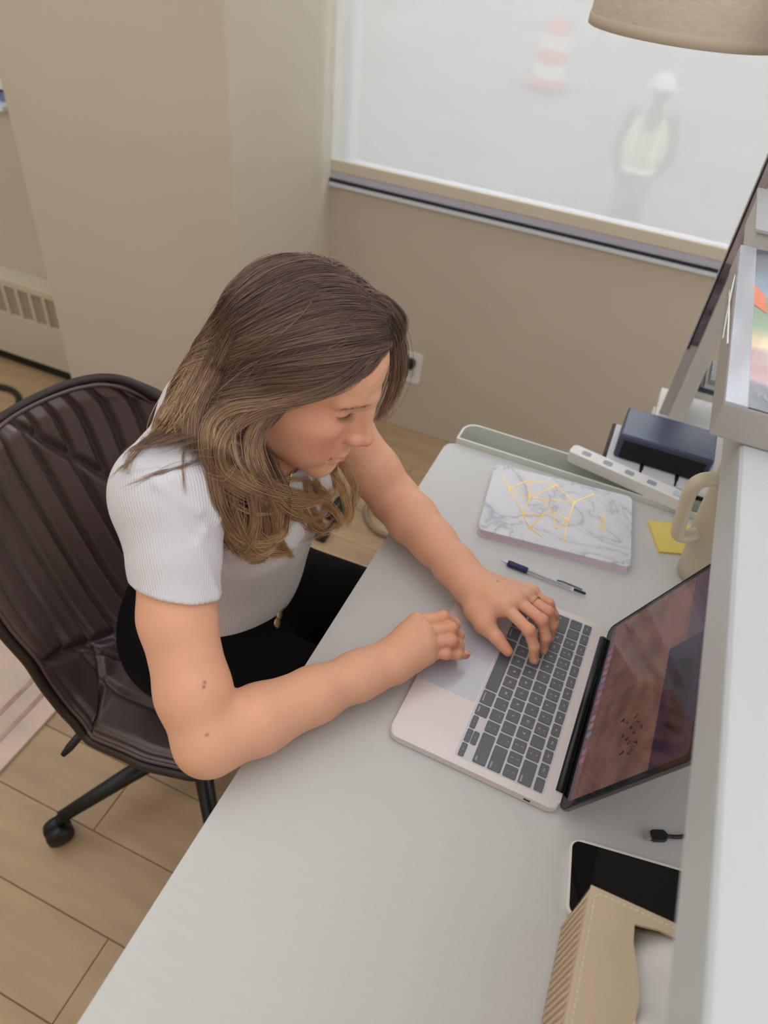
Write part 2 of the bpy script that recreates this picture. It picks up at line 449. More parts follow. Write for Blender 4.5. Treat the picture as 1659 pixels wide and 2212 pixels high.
def key(name, lx, ly, dx, dy, legend=None, size=0.0048, sub=None, corner=None):
    """one key, centre lx,ly in laptop coordinates; text reads for someone at the front (-x), up = +x, right = -y"""
    kk = (round(dx, 4), round(dy, 4))
    if kk not in KEYMESH:
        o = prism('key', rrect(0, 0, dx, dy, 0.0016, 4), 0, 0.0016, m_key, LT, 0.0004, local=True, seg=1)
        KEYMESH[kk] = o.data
    else:
        o = bpy.data.objects.new('key', KEYMESH[kk]); COL.objects.link(o); o.parent = LT
    o.location = (lx, ly, ZT + 0.0002)
    def put(t, ox, oy, s):
        xf = Matrix(((0, 1, 0, ox), (-1, 0, 0, oy), (0, 0, 1, 0.00168), (0, 0, 0, 1)))
        text_mesh('legend', t, s, m_leg, xf, o, local=True)
    if corner:                       # word in the lower corner
        side, t = corner
        put(t, -dx / 2 + 0.0035, (dy / 2 - 0.0058) * side, 0.0034)
    elif sub:
        put(sub, 0.0036, 0, size * 0.8); put(legend, -0.0034, 0, size * 0.8)
    elif legend: put(legend, 0, 0, size)
    return o
U = 0.019; KD = 0.0162
rowx = [-0.121 + U * k for k in range(5)]           # bottom row .. number row (centres)
# function row
fn = ['esc', 'F1', 'F2', 'F3', 'F4', 'F5', 'F6', 'F7', 'F8', 'F9', 'F10', 'F11', 'F12', '']
yw = 0.282
w0 = yw / 14
for i, t in enumerate(fn): key('key', -0.0283, yw / 2 - w0 * (i + 0.5), 0.0105, w0 - 0.0028, t or None, 0.0030)
num = list('`1234567890-='); sh = list('~!@#$%^&*()_+')
y = yw / 2
for a, b in zip(num, sh): key('key', rowx[4], y - U / 2, KD, KD, a, 0.0048, b); y -= U
wd = y + yw / 2; key('key', rowx[4], y - wd / 2, KD, wd - 0.0028, corner=(-1, 'delete'))
y = yw / 2; wt = yw - 13 * U; key('key', rowx[3], y - wt / 2, KD, wt - 0.0028, corner=(1, 'tab')); y -= wt
for a in 'QWERTYUIOP': key('key', rowx[3], y - U / 2, KD, KD, a); y -= U
for a, b in (('[', '{'), (']', '}'), ('\\', '|')): key('key', rowx[3], y - U / 2, KD, KD, a, 0.0048, b); y -= U
wc = (yw - 11 * U) / 2; y = yw / 2; key('key', rowx[2], y - wc / 2, KD, wc - 0.0028, corner=(1, 'caps lock')); y -= wc
for a in 'ASDFGHJKL': key('key', rowx[2], y - U / 2, KD, KD, a); y -= U
for a, b in ((';', ':'), ("'", '"')): key('key', rowx[2], y - U / 2, KD, KD, a, 0.0048, b); y -= U
key('key', rowx[2], y - wc / 2, KD, wc - 0.0028, corner=(-1, 'return'))
wsft = (yw - 10 * U) / 2; y = yw / 2; key('key', rowx[1], y - wsft / 2, KD, wsft - 0.0028, corner=(1, 'shift')); y -= wsft
for a in 'ZXCVBNM': key('key', rowx[1], y - U / 2, KD, KD, a); y -= U
for a, b in ((',', '<'), ('.', '>'), ('/', '?')): key('key', rowx[1], y - U / 2, KD, KD, a, 0.0048, b); y -= U
key('key', rowx[1], y - wsft / 2, KD, wsft - 0.0028, corner=(-1, 'shift'))
y = yw / 2
for t, w in (('fn', U), ('control', U), ('option', U), ('command', U * 1.25)):
    key('key', rowx[0], y - w / 2, KD, w - 0.0028, corner=(0, t)); y -= w
wsp = 5 * U; key('key', rowx[0], y - wsp / 2, KD, wsp - 0.0028); y -= wsp
for t, w in (('command', U * 1.25), ('option', U)):
    key('key', rowx[0], y - w / 2, KD, w - 0.0028, corner=(0, t)); y -= w
wa = (y + yw / 2) / 3
key('key', rowx[0] - 0.0042, y - wa / 2, 0.0072, wa - 0.0025, '<', 0.003); y -= wa
key('key', rowx[0] + 0.0042, y - wa / 2, 0.0072, wa - 0.0025, '^', 0.003); key('key', rowx[0] - 0.0042, y - wa / 2, 0.0072, wa - 0.0025, 'v', 0.003); y -= wa
key('key', rowx[0] - 0.0042, y - wa / 2, 0.0072, wa - 0.0025, '>', 0.003)

# hinge and lid (leaning back)
tube('hinge', [(-0.004, -0.128, 0.0118), (-0.004, 0.128, 0.0118)], 0.0052, m_lblack, LT, 12, local=True)
LA = math.radians(66.5)
lidf = frame((0.0008, 0, 0.0125), (0, -1, 0), (math.cos(LA), 0, math.sin(LA)))   # local x = user's right, y = up the lid, z = toward user
LID = prism('lid', rrect(0, 0.1035, 0.3045, 0.207, 0.012), -0.0045, 0.0, M('lid_silver_shaded', (110, 104, 106), 0.4, 0.3), LT, 0.0015, local=True, xf=lidf)  # silver lid, colour darkened for the gasket and shade along its edge
prism('bezel', rrect(0, 0.1035, 0.3015, 0.204, 0.010), -0.0002, 0.0005, M('bezel_glass', (8, 8, 10), 0.12), LT, local=True, xf=lidf)
tube('lid_gasket', [lidf @ Vector((p[0], p[1], 0.0004)) for p in rrect(0, 0.1035, 0.3025, 0.205, 0.011)], 0.0008, m_lblack, LT, 6, closed=True, local=True)
def screen_material():
    m = bpy.data.materials.new('screen_image'); m.use_nodes = True; nt = m.node_tree; b = nt.nodes['Principled BSDF']
    b.inputs['Base Color'].default_value = (0.012, 0.010, 0.012, 1); b.inputs['Roughness'].default_value = 0.09
    at = nt.nodes.new('ShaderNodeUVMap')
    sp = nt.nodes.new('ShaderNodeSeparateXYZ'); nt.links.new(at.outputs['UV'], sp.inputs[0])
    ns = nt.nodes.new('ShaderNodeTexNoise'); ns.inputs['Scale'].default_value = 7; ns.inputs['Detail'].default_value = 6
    nt.links.new(at.outputs['UV'], ns.inputs['Vector'])
    page = nt.nodes.new('ShaderNodeValToRGB')
    page.color_ramp.elements[0].position = 0.35; page.color_ramp.elements[0].color = (*lin((96, 66, 58)), 1)
    page.color_ramp.elements[1].position = 0.65; page.color_ramp.elements[1].color = (*lin((124, 86, 76)), 1)
    nt.links.new(ns.outputs['Fac'], page.inputs['Fac'])
    def rect(u0, u1, v0, v1):
        ms = []
        for sock, a, g in (('X', u0, 'GREATER_THAN'), ('X', u1, 'LESS_THAN'), ('Y', v0, 'GREATER_THAN'), ('Y', v1, 'LESS_THAN')):
            n = nt.nodes.new('ShaderNodeMath'); n.operation = g; nt.links.new(sp.outputs[sock], n.inputs[0]); n.inputs[1].default_value = a; ms.append(n)
        o = ms[0]
        for k in ms[1:]:
            mu = nt.nodes.new('ShaderNodeMath'); mu.operation = 'MULTIPLY'; nt.links.new(o.outputs[0], mu.inputs[0]); nt.links.new(k.outputs[0], mu.inputs[1]); o = mu
        return o.outputs[0]
    col = page.outputs['Color']
    for (r, c) in (((0.40, 1.0, 0.70, 1.0), (38, 28, 48)), ((0.50, 0.9, 0.78, 0.93), (18, 13, 24)), ((0, 0.40, 0.84, 1.0), (84, 62, 78)),
                   ((0.05, 0.35, 0.60, 0.80), (124, 84, 76)), ((0, 1, 0.0, 0.035), (70, 54, 66))):
        mx = nt.nodes.new('ShaderNodeMix'); mx.data_type = 'RGBA'
        nt.links.new(rect(*r), mx.inputs[0]); nt.links.new(col, mx.inputs[6]); mx.inputs[7].default_value = (*lin(c), 1); col = mx.outputs[2]
    nt.links.new(col, b.inputs['Emission Color']); b.inputs['Emission Strength'].default_value = 0.62
    return m
SW, SH = 0.2865, 0.186
scr = prism('screen', rrect(0, 0, SW, SH, 0.006), 0, 0.0003, screen_material(), LT, local=True, xf=lidf @ Matrix.Translation((0, 0.1055, 0.0004)))
uvl = scr.data.uv_layers.new(name='UVMap'); inv = (lidf @ Matrix.Translation((0, 0.1055, 0.0004))).inverted()
for lp in scr.data.loops:
    q = inv @ scr.data.vertices[lp.vertex_index].co; uvl.data[lp.index].uv = (q.x / SW + 0.5, q.y / SH + 0.5)
def on_screen(u, v, z=0.0009):
    return lidf @ Vector(((u - 0.5) * SW, 0.1055 + (v - 0.5) * SH, z))
m_ink = M('screen_ink', (30, 18, 18), 0.3)
for (u, v) in ((.72, .42), (.755, .46), (.735, .52), (.78, .40), (.80, .44), (.79, .50), (.83, .47), (.84, .53), (.71, .50), (.87, .43), (.69, .37), (.77, .56), (.88, .50)):
    n = 5; pts = [on_screen(u + 0.018 * random.uniform(-1, 1) * k / n + 0.006 * random.uniform(-1, 1), v + 0.035 * k / n + 0.01 * random.uniform(-1, 1)) for k in range(n)]
    tube('ink_mark', pts, 0.0006, m_ink, scr, 5, local=True)
for k in range(15):
    c = (random.randint(100, 150), random.randint(80, 115), random.randint(100, 140))
    u = 0.18 + 0.045 * k; xf = lidf @ Matrix.Translation(((u - 0.5) * SW, 0.1055 + (0.045 - 0.5) * SH, 0.0007))
    prism('dock_icon', rrect(0, 0, 0.0085, 0.0085, 0.002, 3), 0, 0.0002, M('icon_%d' % k, c, 0.3, emit=(c, 0.25)), scr, local=True, xf=xf)

# ------------------------------------------------------------------ notebook, pen, sticky notes, tumbler
def quad_frame(p0, px, py):
    return frame(p0, Vector(px) - Vector(p0), Vector(py) - Vector(p0))
def marble():
    m = bpy.data.materials.new('marble_cover'); m.use_nodes = True; nt = m.node_tree; b = nt.nodes['Principled BSDF']
    tc = nt.nodes.new('ShaderNodeTexCoord'); ns = nt.nodes.new('ShaderNodeTexNoise'); ns.inputs['Scale'].default_value = 9; ns.inputs['Detail'].default_value = 8
    ns.inputs['Distortion'].default_value = 1.6
    nt.links.new(tc.outputs['Object'], ns.inputs['Vector'])
    cr = nt.nodes.new('ShaderNodeValToRGB'); e = cr.color_ramp.elements
    e[0].position = 0.40; e[0].color = (*lin((214, 214, 222)), 1); e[1].position = 0.60; e[1].color = (*lin((216, 216, 224)), 1)
    k = e.new(0.49); k.color = (*lin((205, 206, 214)), 1); k = e.new(0.505); k.color = (*lin((168, 170, 182)), 1); k = e.new(0.53); k.color = (*lin((206, 207, 216)), 1)
    nt.links.new(ns.outputs['Fac'], cr.inputs['Fac']); nt.links.new(cr.outputs['Color'], b.inputs['Base Color']); b.inputs['Roughness'].default_value = 0.35
    return m
nb = thing('notebook', 'marble patterned notebook with gold lines lying closed on the desk', 'notebook', (-0.02, 0.96, ZD))
c0 = Vector((-0.124, 0.858, ZD)); cx_ = Vector((0.122, 0.890, ZD)); cy_ = Vector((-0.158, 1.040, ZD))
nf = quad_frame(c0, cx_, cy_); NWd, NHt = (cx_ - c0).length, (cy_ - c0).length
prism('page_block', rrect(NWd / 2, NHt / 2, NWd - 0.006, NHt - 0.006, 0.006), 0.0025, 0.0135, M('page_edges', (226, 214, 222), 0.8, bump=(400, 0.4, (1, 1, 30))), nb, xf=nf)
prism('cover', rrect(NWd / 2, NHt / 2, NWd, NHt, 0.010), 0, 0.0026, M('cover_pink', (216, 198, 208), 0.5), nb, 0.0006, xf=nf)
cov = prism('cover', rrect(NWd / 2, NHt / 2, NWd, NHt, 0.010), 0.0133, 0.0160, marble(), nb, 0.0006, xf=nf)
box_pts = {'a': (.07, .86), 'b': (.14, .66), 'c': (.26, .86), 'd': (.29, .60), 'e': (.46, .88), 'f': (.38, .62), 'g': (.60, .70), 'h': (.72, .88), 'i': (.27, .34), 'j': (.46, .48), 'k': (.40, .40), 'l': (.57, .42), 'm': (.33, .18), 'n': (.50, .25), 'o': (.56, .10), 'p': (.42, .10)}
gold = M('gold_foil', (222, 178, 70), 0.3, 0.6)
for ab in ('ab', 'bi', 'bd', 'bc', 'ce', 'eg', 'ed', 'df', 'cd', 'fg', 'gh', 'di', 'im', 'fj', 'gl', 'ik', 'kj', 'jl', 'ln', 'mk', 'mp', 'lo', 'jn'):
    p, q = box_pts[ab[0]], box_pts[ab[1]]
    A_ = nf @ Vector((p[0] * NWd, p[1] * NHt, 0.0161)); B_ = nf @ Vector((q[0] * NWd, q[1] * NHt, 0.0161))
    d = (B_ - A_).normalized(); s = Vector((-d.y, d.x, 0)) * 0.0008; zz = Vector((0, 0, 0.0003))
    mesh_obj('gold_line', [A_ - s, B_ - s, B_ + s, A_ + s, A_ - s + zz, B_ - s + zz, B_ + s + zz, A_ + s + zz], [(0, 1, 5, 4), (1, 2, 6, 5), (2, 3, 7, 6), (3, 0, 4, 7), (4, 5, 6, 7), (3, 2, 1, 0)], gold, cov)
for k in 'dgbeflikmh':
    p = box_pts[k]; prism('gold_dot', rrect(p[0] * NWd, p[1] * NHt, 0.005, 0.005, 0.0024, 3), 0.0161, 0.0165, gold, cov, xf=nf)
text_mesh('gold_title', 'NOTES', 0.0125, gold, nf @ Matrix.Translation((NWd * 0.80, NHt * 0.50, 0.0162)) @ Matrix.Rotation(math.radians(-90), 4, 'Z'), cov, extrude=0.0001)

pen = thing('ballpoint_pen', 'clear ballpoint pen with dark blue rubber grip lying beside the laptop', 'pen', (0, 0.813, ZD))
pax = Vector((0.138, -0.007, 0)).normalized(); p0 = Vector((-0.071, 0.817, ZD + 0.0055))
def pen_part(name, prof, mat): return lathe(name, [(r, h) for r, h in prof], p0, mat, pen, 16, axis=pax)
m_clear = M('clear_plastic', (240, 242, 248), 0.12, alpha=0.35)
pen_part('tip', [(0.0005, 0), (0.0009, 0.004), (0.0022, 0.012), (0.0030, 0.016)], M('pen_metal', (190, 190, 195), 0.25, 0.9))
pen_part('grip', [(0.0042, 0.012), (0.0052, 0.015), (0.0050, 0.028), (0.0052, 0.042), (0.0046, 0.045)], M('grip_navy', (42, 36, 92), 0.55, bump=(500, 0.3)))
pen_part('barrel', [(0.0040, 0.045), (0.0040, 0.118), (0.0038, 0.120)], m_clear)
pen_part('ink_tube', [(0.0016, 0.045), (0.0016, 0.115)], M('ink_dark', (120, 124, 150), 0.4))
pen_part('push_button', [(0.0022, 0.120), (0.0022, 0.136), (0.0015, 0.139)], M('pen_black', (40, 42, 50), 0.4))
tube('clip', [p0 + pax * 0.092 + Vector((0, 0, 0.0045)), p0 + pax * 0.10 + Vector((0, 0, 0.0062)), p0 + pax * 0.132 + Vector((0, 0, 0.0055))], 0.0013, M('clip_grey', (95, 98, 112), 0.3), pen, 8)

st = thing('sticky_notes', 'small pad of yellow sticky notes partly behind the tumbler', 'sticky notes', (0.17, 1.0, ZD))
sq = [at_z(1397, 1128, ZD)[:2], at_z(1425, 1203, ZD)[:2]]
e1 = np.array(sq[1]) - np.array(sq[0]); e1 = e1 / np.linalg.norm(e1) * 0.076; e2 = np.array([-e1[1], e1[0]])
for k in range(3):
    g = 0.0006 * k
    poly = [sq[0] + g, sq[0] + e1 + g, sq[0] + e1 + e2 + g, sq[0] + e2 + g]
    prism('note', [tuple(p) for p in poly], ZD + 0.0012 * k, ZD + 0.0012 * k + 0.001, M('sticky_yellow', (226, 204, 112), 0.7), st)

m_cream = M('cream_enamel', (206, 196, 172), 0.42, noise=(6, 0.03))
tm = thing('tumbler', 'cream tumbler with big loop handle behind the laptop screen', 'tumbler', (0.228, 0.945, ZD))
lathe('body', [(0.030, 0.0), (0.0345, 0.003), (0.037, 0.03), (0.042, 0.075), (0.0425, 0.077), (0.0435, 0.0785), (0.046, 0.13), (0.0475, 0.21), (0.0475, 0.216), (0.044, 0.219), (0.042, 0.215), (0.0, 0.2145)], (0.228, 0.945, ZD), m_cream, tm, 48)
hd = np.array([-0.86, -0.51, 0.0]); hp = lambda r, h: np.array([0.228, 0.945, ZD]) + hd * r + np.array([0, 0, h])
tube('handle', catmull([hp(0.042, .200), hp(0.062, .203), hp(0.082, .198), hp(0.088, .18), hp(0.083, .14), hp(0.076, .103), hp(0.070, .092), hp(0.058, .091), hp(0.040, .096)], 6), 0.0118, m_cream, tm, 14, flat=0.8)
lathe('lid', [(0.045, 0.2), (0.046, 0.222), (0.040, 0.226), (0.0, 0.226)], (0.228, 0.945, ZD + 0.012), m_cream, tm, 40)

# phone under the shelf
ph = thing('smartphone', 'white edged smartphone with dark glossy screen next to the beige box', 'phone', (0.2, 0.4, ZD))
pf = quad_frame((0.1355, 0.345, ZD), (0.2355, 0.3605, ZD), (0.1290, 0.4285, ZD))
prism('case', rrect(0.082, 0.042, 0.164, 0.084, 0.012), 0, 0.0085, M('phone_case', (228, 224, 216), 0.4), ph, 0.0025, xf=pf, seg=3)
prism('screen', rrect(0.082, 0.042, 0.1585, 0.0785, 0.009), 0.0083, 0.0089, M('phone_glass', (6, 6, 8), 0.06, coat=0.5), ph, xf=pf)

# usb-c cable
cb = thing('charging_cable', 'black cable with silver plug lying near the phone', 'cable', (0.22, 0.475, ZD))
ca = at_z(1393, 1805, ZD + 0.004); cbv = at_z(1450, 1806, ZD + 0.004); cd = (cbv - ca) / np.linalg.norm(cbv - ca)
cf = frame(ca - np.array([0, 0, 0.0035]), cd, (-cd[1], cd[0], 0))
prism('plug', rrect(0.0035, 0, 0.0075, 0.0085, 0.001), 0.002, 0.005, M('plug_metal', (205, 196, 186), 0.3, 0.7), cb, 0.0005, xf=cf)
prism('plug_body', rrect(0.016, 0, 0.0185, 0.0118, 0.003), 0, 0.0068, m_black, cb, 0.0015, xf=cf)
tube('wire', catmull([cf @ Vector(p) for p in ((0.025, 0, 0.0034), (0.045, 0, 0.003), (0.09, 0.01, 0.0025), (0.14, 0.05, 0.0025), (0.19, 0.12, 0.0025))]), [0.0035] + [0.0023] * 32, m_black, cb, 10)

# beige stitched box
BX = thing('stitched_box', 'beige faux leather box with stitched edges and ribbed side', 'box', (0.22, 0.22, ZD))
m_lea = M('beige_leather', (206, 186, 158), 0.55, bump=(180, 0.12), noise=(14, 0.03))
x0, x1, y0, y1, z1 = 0.135, 0.30, 0.045, 0.338, 0.847
box('side_wall', (x0, y0, ZD), (x0 + 0.004, y1, z1 - 0.002), m_lea, BX, 0.001)
box('side_wall', (x1 - 0.004, y0, ZD), (x1, y1, z1 - 0.002), m_lea, BX, 0.001)
box('end_wall', (x0, y1 - 0.004, ZD), (x1, y1, z1 - 0.002), m_lea, BX, 0.001)
box('end_wall', (x0, y0, ZD), (x1, y0 + 0.004, z1 - 0.002), m_lea, BX, 0.001)
def lid_outline():
    pts = [(x0, y0), (x1, y0), (x1, y0 + 0.05), (0.215, y0 + 0.055)]
    for k in range(9):
        a = math.radians(-90 - 90 * k / 8); pts.append((0.215 + 0.03 * math.cos(a) * 1.0, y0 + 0.085 + 0.03 * math.sin(a)))
    pts += [(0.1875, 0.225), (0.1905, 0.262), (0.1860, 0.283), (0.1790, 0.305), (0.1765, 0.322)]
    pts += [(0.200, 0.327), (x1, 0.322), (x1, y1)]
    pts += [(x0, y1)]
    return pts
prism('top_panel', lid_outline(), z1 - 0.004, z1, m_lea, BX, 0.0012)
box('base_panel', (x0, y0, ZD), (x1, y1, ZD + 0.003), m_lea, BX)
m_thread = M('cream_thread', (236, 226, 204), 0.7)
def stitches(path, step=0.0056, ln=0.0040):
    P = np.array(path, float); seg = np.linalg.norm(np.diff(P, axis=0), axis=1); tot = seg.sum(); s = 0; cum = np.concatenate([[0], np.cumsum(seg)])
    def pt(t):
        t = min(max(t, 0), tot - 1e-9); i = int(np.searchsorted(cum, t, 'right') - 1); return P[i] + (P[i + 1] - P[i]) * ((t - cum[i]) / seg[i])
    while s + ln < tot:
        a, b = pt(s), pt(s + ln); m = (a + b) / 2 + np.array([0, 0, 0.0004])
        tube('stitch', [a - [0, 0, .0004], m, b - [0, 0, .0004]], 0.0005, m_thread, BX, 5); s += step
stitches([(x0 + 0.005, y0 + 0.02, z1), (x0 + 0.005, y1 - 0.008, z1), (x0 + 0.008, y1 - 0.005, z1), (0.27, y1 - 0.005, z1)])
stitches([(0.1815, 0.12, z1), (0.1835, 0.226, z1), (0.1855, 0.238, z1), (0.190, 0.248, z1)])
for k in range(37):   # raised ribs on the side toward the chair
    yb = y1 - 0.010 - 0.0075 * k
    A_ = np.array([x0 - 0.0008, yb, z1 - 0.009]); B_ = np.array([x0 - 0.0008, yb + 0.004, ZD + 0.006])
    tube('rib', [A_, A_ * 0.9 + B_ * 0.1, A_ * 0.1 + B_ * 0.9, B_], [0.0004, 0.0017, 0.0017, 0.0006], m_lea, BX, 6)
ts = thing('tissue', 'crumpled white tissue sticking out of the beige box', 'tissue', (0.23, 0.27, z1 - 0.01))
N = 26; V = []; Fc = []
for i in range(N):
    for j in range(N):
        u, v = i / (N - 1), j / (N - 1)
        V.append((0.170 + 0.122 * u, 0.205 + 0.126 * v, z1 - 0.020 + 0.013 * math.sin(5 * u + 2 * v) * math.sin(3.1 * v + 1) + 0.007 * math.sin(11 * v - 4 * u) + 0.02 * u * (1 - u)))
for i in range(N - 1):
    for j in range(N - 1): Fc.append((i * N + j, (i + 1) * N + j, (i + 1) * N + j + 1, i * N + j + 1))
o = mesh_obj('sheet', V, Fc, M('tissue_white', (232, 230, 228), 0.9), ts, True)
md = o.modifiers.new('thick', 'SOLIDIFY'); md.thickness = 0.0008
sc_ = thing('metal_clip', 'small grey metal clip lying in the opening of the beige box', 'clip', (0.215, 0.185, z1 - 0.03))
prism('plate', [(0.190, 0.19), (0.222, 0.205), (0.222, 0.165), (0.198, 0.158)], z1 - 0.012, z1 - 0.009, M('clip_metal', (150, 152, 156), 0.3, 0.6), sc_)
prism('hole_ring', rrect(0.202, 0.182, 0.010, 0.013, 0.0045), z1 - 0.0092, z1 - 0.0082, m_black, sc_)
box('stem', (0.206, 0.175, ZD + 0.003), (0.212, 0.181, z1 - 0.012), M('clip_metal', (150, 152, 156), 0.3, 0.6), sc_)

# ------------------------------------------------------------------ on the hutch: wrapped box and book
FB = thing('wrapped_film_box', 'shrink wrapped box with a landscape photo lid on the white shelf', 'box', (0.25, 0.9, 1.15))
def cover_material():
    m = bpy.data.materials.new('photo_cover'); m.use_nodes = True; nt = m.node_tree; b = nt.nodes['Principled BSDF']
    tc = nt.nodes.new('ShaderNodeTexCoord'); sp = nt.nodes.new('ShaderNodeSeparateXYZ'); nt.links.new(tc.outputs['Object'], sp.inputs[0])
    ns = nt.nodes.new('ShaderNodeTexNoise'); ns.inputs['Scale'].default_value = 22; ns.inputs['Detail'].default_value = 3; nt.links.new(tc.outputs['Object'], ns.inputs['Vector'])
    ad = nt.nodes.new('ShaderNodeMath'); ad.operation = 'MULTIPLY_ADD'; nt.links.new(ns.outputs['Fac'], ad.inputs[0]); ad.inputs[1].default_value = 0.05; nt.links.new(sp.outputs['Y'], ad.inputs[2])
    mr = nt.nodes.new('ShaderNodeMapRange'); mr.inputs['From Min'].default_value = 0.66; mr.inputs['From Max'].default_value = 1.15; nt.links.new(ad.outputs[0], mr.inputs['Value'])
    cr = nt.nodes.new('ShaderNodeValToRGB'); cr.color_ramp.interpolation = 'LINEAR'; e = cr.color_ramp.elements
    e[0].position = 0.0; e[0].color = (*lin((70, 72, 80)), 1); e[1].position = 1.0; e[1].color = (*lin((92, 96, 104)), 1)
    for p, c in ((0.14, (78, 80, 88)), (0.17, (186, 150, 152)), (0.30, (176, 142, 140)), (0.34, (226, 206, 160)), (0.40, (214, 196, 158)), (0.45, (150, 176, 146)), (0.60, (138, 158, 138)), (0.66, (148, 170, 196)), (0.78, (120, 136, 156)), (0.86, (98, 102, 112))):
        k = e.new(p); k.color = (*lin(c), 1)
    nt.links.new(mr.outputs[0], cr.inputs[0]); nt.links.new(cr.outputs[0], b.inputs['Base Color']); b.inputs['Roughness'].default_value = 0.3; b.inputs['Coat Weight'].default_value = 0.2
    return m
m_bside = M('box_side_grey', (168, 165, 163), 0.35)
fx0, fx1, fy0, fy1 = 0.103, 0.40, 0.662, 1.13
box('carton', (fx0, fy0, 1.151), (fx1, fy1, 1.188), m_bside, FB, 0.002)
prism('photo_lid', rrect((fx0 + fx1) / 2 + 0.0035, (fy0 + fy1) / 2, fx1 - fx0 - 0.008, fy1 - fy0 - 0.004, 0.002), 1.188, 1.1895, cover_material(), FB)
box('white_edge', (fx0 + 0.0005, fy0, 1.186), (fx0 + 0.022, fy1 - 0.002, 1.1905), M('wrap_white', (196, 200, 212), 0.15, alpha=0.75), FB, 0.001)
text_mesh('film_text', 'FUJIFILM', 0.0135, M('cover_text', (176, 178, 186), 0.4), frame((0.132, 0.690, 1.1900), (1, 0, 0), (0, 1, 0)), FB, align='LEFT')
text_mesh('film_text', 'FILM', 0.0135, M('cover_text', (176, 178, 186), 0.4), frame((0.150, 1.075, 1.1900), (1, 0, 0), (0, 1, 0)), FB, align='LEFT')
mesh_obj('orange_tent_print', [(0.118, 0.93, 1.1899), (0.140, 0.90, 1.1899), (0.138, 0.955, 1.1899), (0.126, 0.985, 1.1899), (0.113, 0.99, 1.1899)], [(0, 1, 2, 3, 4)], M('print_orange', (232, 132, 96), 0.2), FB)
for i, (a, b) in enumerate((((fx0 - 0.0015, 0.80, 1.186), (fx0 - 0.0015, 1.0, 1.17)), ((fx0 - 0.001, 0.86, 1.165), (fx0 - 0.001, 1.02, 1.184)))):
    tube('wrap_crease', catmull([a, ((a[0] + b[0]) / 2 - 0.002, (a[1] + b[1]) / 2, (a[2] + b[2]) / 2 + 0.006), b]), 0.0012, M('wrap_glint', (235, 238, 240), 0.1), FB, 6)

# shelving rack beyond the desk, with cabinet under it
CBN = thing('low_cabinet', 'white low cabinet standing beyond the far end of the desk', 'cabinet', (0.29, 1.34, 0))
box('body', (0.115, 1.168, 0.04), (0.50, 1.52, 0.725), m_white, CBN, 0.003)
box('top_board', (0.105, 1.16, 0.725), (0.51, 1.53, 0.74), m_white, CBN, 0.003)
box('door', (0.103, 1.18, 0.06), (0.115, 1.335, 0.70), m_white, CBN, 0.003)
box('door', (0.103, 1.345, 0.06), (0.115, 1.51, 0.70), m_white, CBN, 0.003)
box('plinth', (0.14, 1.20, 0.0), (0.48, 1.50, 0.04), m_white, CBN)
RK = thing('shelf_rack', 'white upright shelf rack on the low cabinet by the window', 'rack', (0.3, 1.45, 0.74))
m_rack = M('rack_white', (206, 201, 195), 0.5)
for (x, y) in ((0.131, 1.386), (0.47, 1.386), (0.131, 1.502), (0.47, 1.502)):
    box('post', (x, y, 0.74), (x + 0.03, y + 0.018, 1.75), m_rack, RK, 0.002)
box('side_panel', (0.133, 1.404, 0.742), (0.139, 1.502, 1.74), M('rack_panel', (222, 220, 216), 0.5), RK)
for z in (0.80, 0.985, 1.17, 1.40):
    box('shelf', (0.139, 1.404, z), (0.49, 1.502, z + 0.016), m_rack, RK, 0.002)
SB = thing('leaning_board', 'tall thin grey board with a dark photo strip leaning on the rack', 'board', (0.115, 1.43, 0.74))
box('board', (0.112, 1.412, 0.74), (0.1325, 1.425, 1.62), M('board_grey', (186, 182, 182), 0.4), SB, 0.001)
box('photo_strip', (0.117, 1.410, 0.905), (0.130, 1.4125, 1.07), M('photo_dark', (104, 94, 108), 0.3, noise=(40, 0.6)), SB)
box('photo_strip', (0.117, 1.410, 1.07), (0.130, 1.4125, 1.30), M('photo_pink', (176, 164, 166), 0.3, noise=(30, 0.2)), SB)
box('edge_strip', (0.1135, 1.4095, 0.895), (0.117, 1.4128, 1.25), M('edge_black', (40, 36, 40), 0.3), SB)
BK = thing('thick_book', 'thick grey covered book with white pages behind the wrapped box', 'book', (0.3, 1.26, 1.15))
box('page_block', (0.119, 1.155, 1.1505), (0.36, 1.37, 1.204), M('pages_white', (222, 220, 216), 0.8, bump=(300, 0.6, (1, 1, 30))), BK, 0.001)
box('cover', (0.115, 1.150, 1.204), (0.365, 1.375, 1.209), M('cover_grey', (176, 178, 182), 0.5), BK, 0.001)
for k, (z, c_) in enumerate(((0.8165, (70, 76, 92)), (0.827, (196, 196, 196)), (0.8375, (150, 150, 148)))):
    b_ = box('magazine', (0.165 + 0.006 * k, 1.405, z), (0.40, 1.50, z + 0.010), M('mag_%d' % k, c_, 0.4), None, 0.001)
    tag(b_, ('dark blue magazine, lowest of the three on the rack shelf', 'pale grey magazine between two others on the rack shelf', 'mid grey magazine, topmost of three on the rack shelf')[k], 'magazine', 'magazines on the rack')
tp = thing('tape_roll', 'dark blue tape roll on the middle shelf of the rack', 'tape', (0.185, 1.45, 1.002))
lathe('roll', [(0.02, 0), (0.035, 0), (0.035, 0.03), (0.02, 0.03), (0.02, 0)], (0.185, 1.45, 1.0015), M('tape_blue', (36, 48, 62), 0.4), tp, 28, cap=False)
bt = thing('green_bottle', 'green capped bottle on the top shelf of the rack', 'bottle', (0.24, 1.5, 1.417))
lathe('body', [(0.022, 0), (0.022, 0.07), (0.010, 0.085), (0.010, 0.09)], (0.215, 1.45, 1.4165), M('bottle_white', (225, 228, 225), 0.3), bt, 24)
